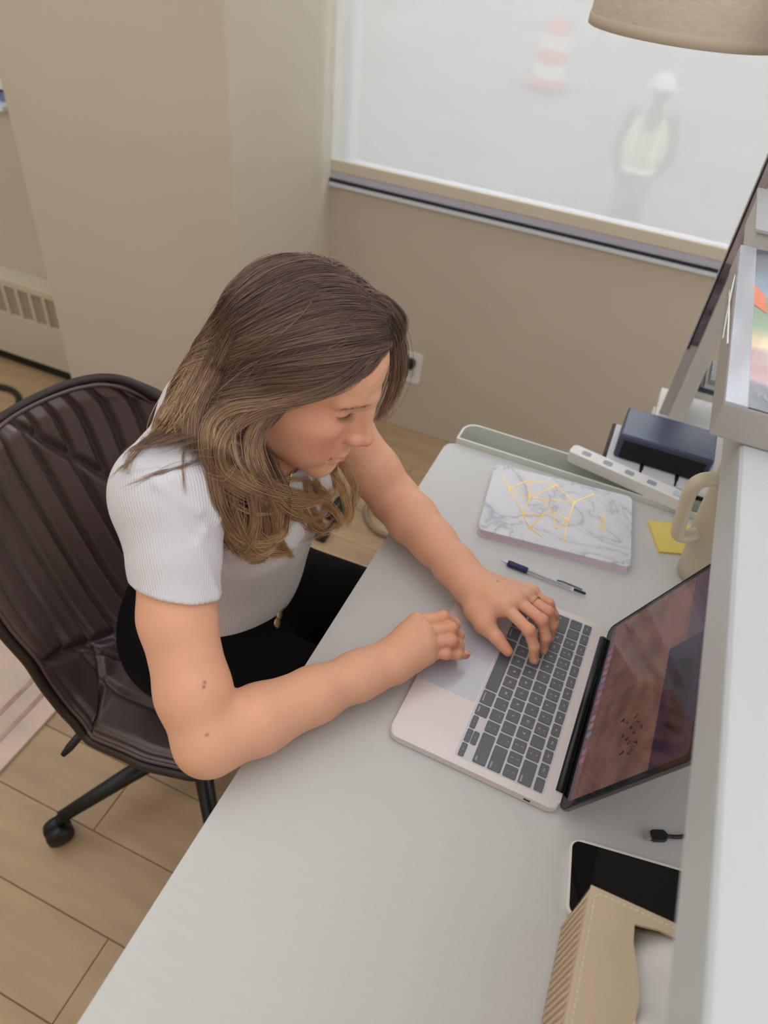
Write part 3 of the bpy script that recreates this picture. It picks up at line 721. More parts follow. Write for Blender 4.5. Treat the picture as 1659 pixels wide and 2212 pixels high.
lathe('cap', [(0.012, 0.088), (0.012, 0.11), (0.010, 0.112)], (0.215, 1.45, 1.4165), M('cap_green', (30, 150, 110), 0.4), bt, 24)

# black speaker box with padded pouch round it
pc_ = thing('padded_pouch', 'white padded pouch with black seams under the dark box', 'pouch', (0.12, 1.23, 0.74))
m_pad = M('pad_white', (214, 214, 220), 0.8); m_seam = M('seam_black', (28, 26, 34), 0.6)
for (a, b) in (((0.035, 1.150), (0.10, 1.30)), ((0.104, 1.150), (0.165, 1.30)), ((0.169, 1.150), (0.232, 1.30))):
    box('pad', (a[0], a[1], 0.7405), (b[0], b[1], 0.755), m_pad, pc_, 0.006, 3)
for x in (0.102, 0.167): box('seam', (x - 0.003, 1.168, 0.7405), (x + 0.003, 1.298, 0.7545), m_seam, pc_)
box('rim', (0.028, 1.145, 0.7405), (0.240, 1.150, 0.75), m_seam, pc_, 0.002)
box('rim', (0.028, 1.145, 0.7405), (0.035, 1.302, 0.752), m_seam, pc_, 0.002)
sk = thing('black_speaker', 'dark blue and black speaker box on the padded pouch', 'speaker', (0.13, 1.24, 0.766))
box('body', (0.045, 1.180, 0.7555), (0.215, 1.285, 0.808), M('speaker_navy', (70, 78, 104), 0.35), sk, 0.008, 3)
box('grille', (0.055, 1.1785, 0.758), (0.205, 1.182, 0.797), M('speaker_mesh', (14, 14, 18), 0.7, bump=(900, 0.6)), sk, 0.002)

# lamp with linen drum shade on a wall arm
LMP = thing('floor_lamp', 'lamp with beige linen drum shade hanging before the blind', 'lamp', (0.56, 1.60, 0))
m_linen = M('linen_shade', (204, 188, 172), 0.9, noise=(60, 0.08, (1, 1, 4)), bump=(260, 0.35))
lc = np.array([-0.085, 1.60, 1.372])
lathe('shade', [(0.168, 0.0), (0.170, 0.012), (0.162, 0.30), (0.160, 0.30), (0.166, 0.012), (0.166, 0.0), (0.168, 0.0)], lc, m_linen, LMP, 64, cap=False)
lathe('shade_trim', [(0.1695, -0.001), (0.1712, 0.0), (0.1712, 0.016), (0.1695, 0.017), (0.1655, 0.016), (0.1655, 0.0), (0.1695, -0.001)], lc, M('linen_trim', (190, 174, 156), 0.9, bump=(260, 0.3)), LMP, 64, cap=False)
m_brass = M('brass', (186, 160, 110), 0.3, 0.9)
tube('arm', [lc + [0, 0, 0.20], lc + [0.3, 0, 0.20], [0.56, 1.60, 1.572]], 0.007, m_brass, LMP)
tube('pole', [[0.56, 1.60, 1.59], [0.56, 1.60, 0.02]], 0.011, m_brass, LMP)
lathe('base', [(0.14, 0), (0.14, 0.015), (0.02, 0.025)], (0.62, 1.60, 0), m_brass, LMP, 40)
lathe('bulb', [(0.012, 0.10), (0.015, 0.09), (0.03, 0.05), (0.026, 0.02), (0.0, 0.008)], lc + [0, 0, 0.09], M('bulb_glass', (245, 242, 235), 0.3), LMP, 24)
for k in range(3):
    a = k * 2.094; tube('spider_spoke', [lc + [0, 0, 0.20], lc + [0.164 * math.cos(a), 0.164 * math.sin(a), 0.20]], 0.002, m_brass, LMP, 6)
# ------------------------------------------------------------------ office chair
CH = thing('office_chair', 'dark brown quilted leather swivel chair the woman sits on', 'chair', (-0.585, 0.645, 0))
CC = np.array([-0.585, 0.645, 0.0])
def chair_surface(u, v):
    """u -1..1 across, v 0..1 from seat front lip to the top of the back; returns points (chair faces +x)"""
    kv = [0, .06, .15, .30, .42, .48, .55, .63, .75, .88, 1.0]
    px = np.interp(v, kv, [.215, .205, .17, .06, -.04, -.085, -.130, -.165, -.200, -.238, -.270])
    pz = np.interp(v, kv, [.392, .420, .432, .428, .426, .438, .486, .555, .650, .755, .850])
    w = np.interp(v, [0, .05, .12, .25, .40, .52, .65, .80, .90, .96, 1.0], [.130, .185, .218, .238, .236, .230, .238, .246, .242, .228, .190])
    y = u * w
    au = np.abs(u)
    seatness = np.clip((0.50 - v) / 0.2, 0, 1)
    back = np.clip((v - 0.42) / 0.3, 0, 1)
    top = np.clip((v - .7) / .3, 0, 1)
    z = pz + seatness * 0.018 * au ** 2.6 + top * (0.040 * au ** 2 - 0.075 * au ** 6)
    x = px + back * 0.120 * au ** 2.0 + (1 - back) * (1 - seatness) * 0.05 * au ** 2
    return np.stack([x, y, z], -1)
NU, NV = 130, 170
uu, vv = np.meshgrid(np.linspace(-1, 1, NU), np.linspace(0, 1, NV), indexing='ij')
vs = vv.copy()
for _ in range(2):   # soften the interpolated profile
    pass
S = chair_surface(uu, vv)
for _ in range(10):
    S[:, 1:-1] = (S[:, :-2] + 2 * S[:, 1:-1] + S[:, 2:]) / 4
du = np.gradient(S, axis=0); dv = np.gradient(S, axis=1)
Nrm = np.cross(du, dv); Nrm /= np.linalg.norm(Nrm, axis=-1, keepdims=True) + 1e-12
if Nrm[NU // 2, NV // 4, 2] < 0: Nrm = -Nrm
# quilting: channels that fan over the back, wider ones on the seat, seams between
def groove(d, w): return np.exp(-(d / w) ** 2)
cross_u = 0.95 - 2.1 * (vv - 0.52)              # diagonal seam on the far wing
wing = uu > cross_u
q1 = (uu * 4.2 + 1.2 * np.maximum(vv - 0.5, 0) * uu)             # centre channels
q2 = (uu * 6.0 - 2.2 * (vv - 0.7))                                # wing channels
chan = np.where(wing, q2, q1)
fr = np.abs(chan - np.round(chan))
g_back = groove(fr, 0.13)
seat_q = uu * 3.2; fs = np.abs(seat_q - np.round(seat_q) - 0.0)
g_seat = groove(fs, 0.07)
vc = 0.49 + 0.20 * np.abs(uu) ** 1.6
seam = groove(vv - vc, 0.011)
xs1 = (groove(vv - (vc - 0.45 * (uu + 0.55)), 0.010) + groove(vv - (vc + 0.45 * (uu + 0.45)), 0.010)) * (vv < vc) * (vv > 0.3)
diag = groove(uu - cross_u, 0.035) * (vv > vc)
g = np.where(vv > vc, g_back, 0.55 * g_seat)
edge = np.minimum.reduce([(1 - np.abs(uu)) / 0.05, vv / 0.03, (1 - vv) / 0.03, np.ones_like(uu)]); edge = np.clip(edge, 0, 1)
depth = np.clip(np.maximum.reduce([g, seam * 1.1, diag, 0.8 * xs1]), 0, 1)
puff = 0.019 * edge ** 0.6 * (1 - 0.9 * depth)
Ctop = S + Nrm * puff[..., None] + CC
Cbot = S - Nrm * 0.012 + CC
idx = np.arange(NU * NV).reshape(NU, NV)
Q = np.stack([idx[:-1, :-1], idx[1:, :-1], idx[1:, 1:], idx[:-1, 1:]], -1).reshape(-1, 4)
m_leather = M('brown_leather', (84, 66, 66), 0.34, spec=0.6, bump=(240, 0.10), noise=(10, 0.06))
m_shell = M('chair_shell', (40, 28, 24), 0.5)
np_mesh('upholstery', Ctop.reshape(-1, 3), Q, m_leather, CH)
np_mesh('shell', Cbot.reshape(-1, 3), Q[:, ::-1], m_shell, CH)
rim = np.concatenate([S[:, 0], S[-1, 1:], S[-2::-1, -1], S[0, -2:0:-1]]) + CC
rn = np.concatenate([Nrm[:, 0], Nrm[-1, 1:], Nrm[-2::-1, -1], Nrm[0, -2:0:-1]])
tube('rim_piping', (rim - rn * 0.004)[::2], 0.0080, m_shell, CH, 10, closed=True)
tube('edge_seam', (rim + rn * 0.0055 + (CC + [0, 0, .6] - rim) * 0.012)[::2], 0.0035, m_leather, CH, 8, closed=True)
m_cblack = M('chair_black', (10, 10, 11), 0.45)
box('seat_plate', (-0.70, 0.55, 0.40), (-0.46, 0.74, 0.44), m_cblack, CH, 0.006)
lathe('gas_lift', [(0.028, 0.10), (0.028, 0.26), (0.018, 0.262), (0.018, 0.41)], CC, m_cblack, CH, 24)
lathe('hub', [(0.030, 0.055), (0.042, 0.06), (0.045, 0.115), (0.03, 0.125)], CC, m_cblack, CH, 28)
for k in range(5):
    a = math.radians(-119.5 + 72 * k); d = np.array([math.cos(a), math.sin(a), 0]); tip = CC + d * 0.300
    tube('base_leg', [CC + d * 0.03 + [0, 0, .095], CC + d * 0.16 + [0, 0, .088], tip + [0, 0, .072]], [0.022, 0.018, 0.013], m_cblack, CH, 10)
    tube('caster_stem', [tip + [0, 0, .076], tip + [0, 0, .05]], 0.008, m_cblack, CH, 10)
    pq = np.array([-d[1], d[0], 0])
    c0_ = tip + d * 0.012 + [0, 0, 0.027]
    w_ = lathe('caster_wheel', [(0.016, -0.024), (0.025, -0.020), (0.027, -0.012), (0.027, -0.004), (0.020, -0.002), (0.020, 0.002), (0.027, 0.004), (0.027, 0.012), (0.025, 0.020), (0.016, 0.024)], c0_, m_cblack, CH, 24, axis=pq)
lv = [at_z(196, 1562, 0.425), at_z(182, 1580, 0.415), at_z(178, 1582, 0.413), at_z(150, 1615, 0.395), at_z(135, 1632, 0.388)]
tube('height_lever', np.vstack([[CC + [-0.02, -0.05, 0.42]], lv]), [0.004, 0.004, 0.004, 0.0075, 0.0075, 0.0045], m_cblack, CH, 10)
# ------------------------------------------------------------------ signed distance modelling kit
class Field:
    def __init__(s, lo, hi, h):
        s.lo = np.array(lo, float); s.h = h
        s.n = np.ceil((np.array(hi) - s.lo) / h).astype(int) + 1
        s.a = np.full(s.n, 0.1, np.float32)
    def region(s, lo, hi):
        i0 = np.clip(np.floor((np.array(lo) - s.lo) / s.h).astype(int), 0, s.n - 1)
        i1 = np.clip(np.ceil((np.array(hi) - s.lo) / s.h).astype(int) + 1, 1, s.n)
        if np.any(i1 <= i0): return None, None
        sl = tuple(slice(a, b) for a, b in zip(i0, i1))
        ax = [(s.lo[k] + s.h * np.arange(i0[k], i1[k])).astype(np.float32) for k in range(3)]
        return sl, (ax[0][:, None, None], ax[1][None, :, None], ax[2][None, None, :])
    def apply(s, fn, lo, hi, k, mode='add'):
        pad = max(k * 1.2, 3 * s.h)
        sl, P = s.region(np.array(lo) - pad, np.array(hi) + pad)
        if sl is None: return
        d = np.broadcast_to(fn(*P), s.a[sl].shape); o = s.a[sl]
        if mode == 'add':
            if k > 0:
                h_ = np.clip(k - np.abs(o - d), 0, None) / k; s.a[sl] = np.minimum(o, d) - h_ * h_ * k * 0.25
            else: s.a[sl] = np.minimum(o, d)
        else:
            d = -d
            if k > 0:
                h_ = np.clip(k - np.abs(o - d), 0, None) / k; s.a[sl] = np.maximum(o, d) + h_ * h_ * k * 0.25
            else: s.a[sl] = np.maximum(o, d)
    def cone(s, a, b, ra, rb, k=0.01, mode='add', grow=0.0):
        a = np.array(a, np.float32); b = np.array(b, np.float32); ba = b - a; L2 = max(float(ba @ ba), 1e-12); ra += grow; rb += grow
        def fn(x, y, z):
            px, py, pz = x - a[0], y - a[1], z - a[2]
            t = np.clip((px * ba[0] + py * ba[1] + pz * ba[2]) / L2, 0, 1)
            return np.sqrt((px - t * ba[0]) ** 2 + (py - t * ba[1]) ** 2 + (pz - t * ba[2]) ** 2) - (ra + (rb - ra) * t)
        r = max(ra, rb)
        s.apply(fn, np.minimum(a, b) - r, np.maximum(a, b) + r, k, mode)
    def chain(s, pts, rs, k=0.01, grow=0.0):
        for i in range(len(pts) - 1): s.cone(pts[i], pts[i + 1], rs[i], rs[i + 1], k, grow=grow)
    def ell(s, c, r, k=0.01, mode='add', rot=None, grow=0.0):
        c = np.array(c, np.float32); r = np.array(r, np.float32) + grow; Rm = np.eye(3) if rot is None else np.array(rot)
        def fn(x, y, z):
            px, py, pz = x - c[0], y - c[1], z - c[2]
            if rot is not None:
                px, py, pz = (Rm[0, 0] * px + Rm[1, 0] * py + Rm[2, 0] * pz, Rm[0, 1] * px + Rm[1, 1] * py + Rm[2, 1] * pz, Rm[0, 2] * px + Rm[1, 2] * py + Rm[2, 2] * pz)
            k0 = np.sqrt((px / r[0]) ** 2 + (py / r[1]) ** 2 + (pz / r[2]) ** 2)
            k1 = np.sqrt((px / r[0] ** 2) ** 2 + (py / r[1] ** 2) ** 2 + (pz / r[2] ** 2) ** 2)
            return k0 * (k0 - 1) / (k1 + 1e-9)
        R_ = r if rot is None else np.full(3, r.max())
        s.apply(fn, c - R_, c + R_, k, mode)
    def plane_cut(s, p, n):
        """remove what lies on the +n side of the plane through p"""
        n = np.array(n, float); n /= np.linalg.norm(n)
        sl, (x, y, z) = s.region(s.lo, s.lo + s.h * s.n)
        s.a = np.maximum(s.a, ((x - p[0]) * n[0] + (y - p[1]) * n[1] + (z - p[2]) * n[2]).astype(np.float32))
    def sample(s, P):
        q = (np.asarray(P) - s.lo) / s.h
        q = np.clip(q, 0, np.array(s.n) - 1.001); i = q.astype(int); f = q - i
        out = 0
        for dx in (0, 1):
            for dy in (0, 1):
                for dz in (0, 1):
                    w = (f[:, 0] if dx else 1 - f[:, 0]) * (f[:, 1] if dy else 1 - f[:, 1]) * (f[:, 2] if dz else 1 - f[:, 2])
                    out = out + w * s.a[i[:, 0] + dx, i[:, 1] + dy, i[:, 2] + dz]
        return out
    def grad(s, P, e=None):
        e = e or s.h * 1.5; g = []
        for k in range(3):
            d = np.zeros(3); d[k] = e
            g.append(s.sample(P + d) - s.sample(P - d))
        g = np.stack(g, 1); return g / (np.linalg.norm(g, axis=1)[:, None] + 1e-9)
    def mesh(s):
        """naive surface nets -> vertices, quads"""
        a = s.a; sg = a < 0; n = s.n
        c = np.zeros(n - 1, np.uint8)
        for dx in (0, 1):
            for dy in (0, 1):
                for dz in (0, 1): c += sg[dx:n[0] - 1 + dx, dy:n[1] - 1 + dy, dz:n[2] - 1 + dz]
        act = np.argwhere((c > 0) & (c < 8)); del c
        vid = np.full(n - 1, -1, np.int32); vid[act[:, 0], act[:, 1], act[:, 2]] = np.arange(len(act))
        corner = {}
        for dx in (0, 1):
            for dy in (0, 1):
                for dz in (0, 1): corner[(dx, dy, dz)] = a[act[:, 0] + dx, act[:, 1] + dy, act[:, 2] + dz].astype(np.float64)
        acc = np.zeros((len(act), 3)); cnt = np.zeros(len(act))
        ks = list(corner)
        for p in ks:
            for ax in range(3):
                if p[ax]: continue
                q = list(p); q[ax] = 1; q = tuple(q)
                va, vb = corner[p], corner[q]; m = (va < 0) != (vb < 0)
                t = np.where(m, va / np.where(m, va - vb, 1), 0)
                pos = np.array(p, float)[None, :].repeat(len(act), 0); pos[:, ax] += t
                acc += pos * m[:, None]; cnt += m
        V = s.lo + s.h * (act + acc / cnt[:, None])
        quads = []
        for ax in range(3):
            b, c_ = (ax + 1) % 3, (ax + 2) % 3
            s0 = [slice(None)] * 3; s1 = [slice(None)] * 3; s0[ax] = slice(0, -1); s1[ax] = slice(1, None)
            d = sg[tuple(s0)] != sg[tuple(s1)]
            e = np.argwhere(d); e = e[(e[:, b] > 0) & (e[:, c_] > 0) & (e[:, b] < n[b] - 1) & (e[:, c_] < n[c_] - 1)]
            flip = sg[e[:, 0], e[:, 1], e[:, 2]]
            o = []
            for (ob, oc) in ((-1, -1), (0, -1), (0, 0), (-1, 0)):
                q = e.copy(); q[:, b] += ob; q[:, c_] += oc; o.append(vid[q[:, 0], q[:, 1], q[:, 2]])
            o = np.stack(o, 1); o[~flip] = o[~flip][:, ::-1]
            quads.append(o)
        Q = np.concatenate(quads); Q = Q[(Q >= 0).all(1)]
        return V, Q

# ------------------------------------------------------------------ the woman: joints in metres, taken from the picture and what they rest on
def J(u, v, z): return at_z(u, v, z)
HEAD_O = np.array([-0.3565, 0.655, 1.0745])
def rot_zyx(a, b, c):
    a, b, c = map(math.radians, (a, b, c))
    Rx = np.array([[1, 0, 0], [0, math.cos(a), -math.sin(a)], [0, math.sin(a), math.cos(a)]])
    Ry = np.array([[math.cos(b), 0, math.sin(b)], [0, 1, 0], [-math.sin(b), 0, math.cos(b)]])
    Rz = np.array([[math.cos(c), -math.sin(c), 0], [math.sin(c), math.cos(c), 0], [0, 0, 1]])
    return Rz @ Ry @ Rx
HEAD_R = rot_zyx(-3.4, 20.4, 2.0)
def hw(p): return HEAD_R @ np.array(p, float) + HEAD_O       # head frame -> world
def wh(P): return (np.asarray(P) - HEAD_O) @ HEAD_R          # world -> head frame

sR, eR, wR = np.array([-0.420, 0.483, 0.995]), J(452, 1600, 0.787), J(845, 1428, 0.785)
sL, eL, wL = np.array([-0.430, 0.820, 0.985]), J(852, 1078, 0.792), J(1018, 1262, 0.785)
neck0 = np.array([-0.462, 0.648, 0.985])
hand_R = dict(
    index=[J(900, 1344, .808), J(957, 1333, .812), J(982, 1347, .797), J(984, 1362, .776)],
    middle=[J(917, 1367, .808), J(974, 1357, .808), J(991, 1373, .791), J(986, 1388, .771)],
    ring=[J(923, 1391, .801), J(974, 1384, .801), J(991, 1396, .786), J(986, 1408, .769)],
    pinky=[J(924, 1411, .790), J(964, 1412, .790), J(988, 1415, .783), J(1007, 1415, .774)],
    thumb=[J(872, 1392, .784), J(910, 1374, .781), J(945, 1376, .774), J(968, 1386, .766)])
hand_L = dict(
    index=[J(1092, 1311, .803), J(1143, 1362, .805), J(1154, 1398, .786), J(1153, 1425, .767)],
    middle=[J(1117, 1297, .806), J(1171, 1340, .808), J(1179, 1378, .788), J(1173, 1404, .768)],
    ring=[J(1136, 1288, .801), J(1183, 1322, .803), J(1192, 1353, .786), J(1188, 1378, .768)],
    pinky=[J(1148, 1281, .790), J(1186, 1304, .792), J(1197, 1328, .780), J(1198, 1347, .768)],
    thumb=[J(1030, 1318, .779), J(1046, 1348, .780), J(1073, 1377, .776), J(1097, 1407, .767)])

def torso(f, g=0.0, lower=True):
    lean = rot_zyx(0, 8, 0)
    f.ell((-0.432, 0.648, 0.865), (0.100, 0.142, 0.155), 0.03, rot=lean, grow=g)
    f.ell((-0.395, 0.590, 0.862), (0.066, 0.062, 0.062), 0.035, grow=g)
    f.ell((-0.395, 0.708, 0.855), (0.068, 0.062, 0.062), 0.035, grow=g)
    f.ell((-0.452, 0.650, 0.735), (0.096, 0.124, 0.120), 0.06, grow=g)
    if lower: f.ell((-0.505, 0.650, 0.600), (0.118, 0.165, 0.105), 0.05, grow=g)
    for s_ in (sR, sL):
        f.cone(neck0 + [0.0, 0, -0.02], s_ + [-0.004, 0, -0.004], 0.058, 0.050, 0.04, grow=g)
        f.cone([-0.45, 0.648 + 0.55 * (s_[1] - 0.648), 0.93], s_ + [0, 0, -0.02], 0.07, 0.050, 0.04, grow=g)
    f.cone(neck0 + [-0.01, 0, 0.0], neck0 + [0.03, 0, 0.05], 0.056, 0.050, 0.03, grow=g)
def arm(f, s_, e_, w_, g=0.0, upper_only=False):
    m = s_ + (e_ - s_) * 0.5
    out_ = np.array([-0.62, -0.35 if s_[1] < 0.6 else 0.35, -0.1])
    f.chain([s_, s_ + (e_ - s_) * 0.25 + out_ * 0.007, m + out_ * 0.019, s_ + (e_ - s_) * 0.8 + out_ * 0.012, e_], [0.0450, 0.0440, 0.0415, 0.0410, 0.0390], 0.014, grow=g)
    if upper_only: return
    f.chain([e_, e_ + (w_ - e_) * 0.25, e_ + (w_ - e_) * 0.55, e_ + (w_ - e_) * 0.85], [0.0385, 0.0395, 0.0335, 0.0260], 0.012, grow=g)
    d = (w_ - e_) / np.linalg.norm(w_ - e_); sd = np.cross(d, [0, 0, 1.0]); sd /= np.linalg.norm(sd)
    p = e_ + (w_ - e_) * 0.80
    for q in (-1, 1): f.cone(p + sd * 0.006 * q, w_ + sd * 0.0105 * q, 0.0255, 0.0185, 0.015, grow=g)
def hand(f, h, w_, e_):
    d = (w_ - e_) / np.linalg.norm(w_ - e_); sd = np.cross(d, [0, 0, 1.0]); sd /= np.linalg.norm(sd)
    mid = (h['index'][0] + h['pinky'][0]) / 2
    for i, k in enumerate(('index', 'middle', 'ring', 'pinky')):
        c = h[k]; st_ = w_ + (c[0] - mid) * 0.35
        f.cone(st_, c[0], 0.0175, 0.0108, 0.014)
        f.cone(st_ + [0, 0, -0.006], c[0] + [0, 0, -0.006], 0.0155, 0.0098, 0.012)
    for i, k in enumerate(('index', 'middle', 'ring', 'pinky')):
        c = h[k]; sc = 0.86 if k == 'pinky' else 1.0
        f.ell(c[0] + [0, 0, 0.002], np.array([0.0098, 0.0098, 0.0102]) * sc, 0.008)
        f.cone(c[0], c[1], 0.0090 * sc, 0.0080 * sc, 0.003)
        f.cone(c[1], c[2], 0.0080 * sc, 0.0073 * sc, 0.003)
        f.cone(c[2], c[3], 0.0074 * sc, 0.0062 * sc, 0.003)
        f.ell(c[1], np.array([0.0083, 0.0083, 0.0083]) * sc, 0.004)
    t = h['thumb']
    f.cone(w_ + (t[0] - w_) * 0.3, t[0], 0.018, 0.0165, 0.014)
    f.cone(t[0], t[1], 0.0165, 0.0125, 0.010); f.cone(t[1], t[2], 0.0115, 0.0097, 0.004); f.cone(t[2], t[3], 0.0098, 0.0074, 0.003)
    f.cone(t[1], h['index'][0] + (w_ - h['index'][0]) * 0.35, 0.0095, 0.0115, 0.016)

fb = Field((-0.60, 0.275, 0.742), (0.075, 0.935, 1.10), 0.0019)
torso(fb, 0.0, lower=False)
for s_, e_, w_, h_ in ((sR, eR, wR, hand_R), (sL, eL, wL, hand_L)):
    arm(fb, s_, e_, w_); hand(fb, h_, w_, e_)
fb.cone(neck0 + [0.02, 0, 0.02], hw((-0.022, 0, -0.035)), 0.050, 0.050, 0.02)

# ------------------------------------------------------------------ head (in its own frame: x forward, y left, z up, origin between the ears)
fh = Field((-0.105, -0.092, -0.165), (0.140, 0.092, 0.150), 0.0014)
fh.ell((0.001, 0, 0.046), (0.088, 0.0725, 0.086), 0)
fh.ell((0.052, 0, 0.052), (0.047, 0.056, 0.056), 0.02)
fh.ell((0.042, 0, -0.030), (0.050, 0.052, 0.070), 0.02)
for s_ in (-1, 1):
    fh.cone((0.004, s_ * 0.049, -0.010), (0.010, s_ * 0.045, -0.060), 0.016, 0.013, 0.02)
    fh.cone((0.010, s_ * 0.044, -0.060), (0.078, s_ * 0.014, -0.090), 0.014, 0.012, 0.02)
    fh.ell((0.055, s_ * 0.042, -0.006), (0.030, 0.021, 0.020), 0.025)
    fh.ell((0.028, s_ * 0.046, -0.025), (0.034, 0.018, 0.036), 0.030)
    fh.ell((0.058, s_ * 0.033, -0.046), (0.031, 0.023, 0.032), 0.020)
fh.ell((0.080, 0, -0.089), (0.0165, 0.019, 0.0155), 0.014)
fh.cone((0.078, -0.008, -0.080), (0.078, 0.008, -0.080), 0.014, 0.014, 0.02)
fh.ell((0.076, 0, -0.052), (0.023, 0.029, 0.024), 0.015)
for s_ in (-1, 1):
    fh.ell((0.101, s_ * 0.0345, 0.0215), (0.0145, 0.0170, 0.0100), 0.010, mode='sub')
    fh.cone((0.092, s_ * 0.010, 0.036), (0.073, s_ * 0.047, 0.038), 0.0085, 0.006, 0.012)
    fh.ell((0.0710, s_ * 0.0335, 0.0215), (0.0135, 0.0170, 0.0120), 0.005)          # lowered upper lid over the eye
    fh.cone((0.0875, s_ * 0.019, 0.0130), (0.078, s_ * 0.047, 0.0155), 0.0022, 0.0015, 0.004)   # lower lid
fh.ell((0.078, 0, 0.006), (0.022, 0.0150, 0.040), 0.010)
for s_ in (-1, 1): fh.cone((0.086, s_ * 0.006, 0.020), (0.099, s_ * 0.0085, -0.022), 0.0080, 0.0075, 0.010)
fh.cone((0.091, 0, 0.033), (0.098, 0, 0.016), 0.0115, 0.0085, 0.012)
fh.cone((0.098, 0, 0.016), (0.1145, 0, -0.0175), 0.0080, 0.0080, 0.008)
fh.ell((0.1150, 0, -0.0200), (0.0092, 0.0092, 0.0082), 0.005)
for s_ in (-1, 1):
    fh.ell((0.1020, s_ * 0.0120, -0.0240), (0.0095, 0.0062, 0.0064), 0.006)
    fh.cone((0.1030, s_ * 0.0095, -0.0235), (0.1130, s_ * 0.002, -0.0205), 0.0068, 0.0078, 0.006)
    fh.ell((0.1065, s_ * 0.0062, -0.0335), (0.0052, 0.0030, 0.0035), 0.002, mode='sub')
fh.cone((0.109, 0, -0.028), (0.098, 0, -0.034), 0.0042, 0.005, 0.006)
# lips
for s_ in (-1, 1):
    fh.cone((0.0990, 0, -0.0560), (0.0988, s_ * 0.006, -0.0548), 0.0054, 0.0054, 0.004)
    fh.cone((0.0988, s_ * 0.006, -0.0548), (0.0868, s_ * 0.0235, -0.0555), 0.0054, 0.0028, 0.004)
    fh.cone((0.0975, 0, -0.0668), (0.0945, s_ * 0.011, -0.0650), 0.0068, 0.0060, 0.004)
    fh.cone((0.0945, s_ * 0.011, -0.0650), (0.0865, s_ * 0.0225, -0.0572), 0.0058, 0.0028, 0.004)
    fh.cone((0.1050, 0, -0.0612), (0.0890, s_ * 0.0240, -0.0565), 0.0012, 0.0009, 0.0025, mode='sub')
    fh.ell((0.0865, s_ * 0.0268, -0.0565), (0.004, 0.003, 0.004), 0.006, mode='sub')
fh.cone((0.100, -0.012, -0.0765), (0.100, 0.012, -0.0765), 0.0030, 0.0030, 0.008, mode='sub')
fh.cone((0.104, 0, -0.039), (0.103, 0, -0.047), 0.0016, 0.0020, 0.004, mode='sub')
# ears
for s_ in (-1, 1):
    fh.ell((-0.006, s_ * 0.0715, 0.004), (0.017, 0.006, 0.029), 0.006, rot=rot_zyx(s_ * -12, -8, s_ * 22))
    fh.ell((0.000, s_ * 0.0775, 0.004), (0.008, 0.004, 0.013), 0.004, mode='sub')
    fh.ell((0.000, s_ * 0.068, -0.024), (0.008, 0.005, 0.008), 0.006)
nb_ = wh(neck0 + np.array([0.01, 0, 0.0]))
fh.cone((-0.020, 0, -0.030), nb_, 0.050, 0.050, 0.025)
fh.cone((0.030, 0, -0.060), nb_ + [0.03, 0, 0.0], 0.030, 0.042, 0.03)

m_skin = bpy.data.materials.new('skin'); m_skin.use_nodes = True
nt = m_skin.node_tree; b = nt.nodes['Principled BSDF']
ca_ = nt.nodes.new('ShaderNodeVertexColor'); ca_.layer_name = 'tone'
nz = nt.nodes.new('ShaderNodeTexNoise'); nz.inputs['Scale'].default_value = 28; nz.inputs['Detail'].default_value = 6
tcn = nt.nodes.new('ShaderNodeTexCoord'); nt.links.new(tcn.outputs['Object'], nz.inputs['Vector'])
mr_ = nt.nodes.new('ShaderNodeMapRange'); mr_.inputs['To Min'].default_value = 0.93; mr_.inputs['To Max'].default_value = 1.07
nt.links.new(nz.outputs['Fac'], mr_.inputs['Value'])
vm_ = nt.nodes.new('ShaderNodeVectorMath'); vm_.operation = 'SCALE'; nt.links.new(ca_.outputs['Color'], vm_.inputs[0]); nt.links.new(mr_.outputs[0], vm_.inputs['Scale'])
nt.links.new(vm_.outputs[0], b.inputs['Base Color'])
b.inputs['Roughness'].default_value = 0.48; b.inputs['Specular IOR Level'].default_value = 0.35
b.inputs['Subsurface Weight'].default_value = 0.18; b.inputs['Subsurface Radius'].default_value = (1.0, 0.35, 0.2); b.inputs['Subsurface Scale'].default_value = 0.006
nz2 = nt.nodes.new('ShaderNodeTexNoise'); nz2.inputs['Scale'].default_value = 900; nt.links.new(tcn.outputs['Object'], nz2.inputs['Vector'])
bp_ = nt.nodes.new('ShaderNodeBump'); bp_.inputs['Strength'].default_value = 0.12; bp_.inputs['Distance'].default_value = 0.0006
nt.links.new(nz2.outputs['Fac'], bp_.inputs['Height']); nt.links.new(bp_.outputs[0], b.inputs['Normal'])

PER = thing('person', 'woman in white ribbed t-shirt and black trousers typing on the laptop', 'person', (-0.50, 0.65, 0))
Vb, Qb = fb.mesh(); Vh, Qh = fh.mesh()
fb_keep = fb
# head: drop the open lower end of the neck
SK = np.array(lin((228, 172, 142))); LIP = np.array(lin((198, 100, 98))); BLU = np.array(lin((214, 124, 104))); BRW = np.array(lin((150, 104, 84))); PALE = np.array(lin((226, 172, 146)))
def blobs(V, c, r): return np.exp(-(((V - np.array(c)) / np.array(r)) ** 2).sum(1))
colh = np.tile(SK, (len(Vh), 1))
def mixc(col, w, c): return col * (1 - w[:, None]) + c * w[:, None]
for s_ in (-1, 1):
    colh = mixc(colh, 0.72 * blobs(Vh, (0.075, s_ * 0.042, -0.025), (0.03, 0.022, 0.022)), BLU)
    colh = mixc(colh, 0.35 * blobs(Vh, (0.045, s_ * 0.055, 0.01), (0.03, 0.02, 0.03)), BLU)
colh = mixc(colh, 0.55 * blobs(Vh, (0.118, 0, -0.022), (0.014, 0.014, 0.012)), BLU)
lipm = np.zeros(len(Vh))
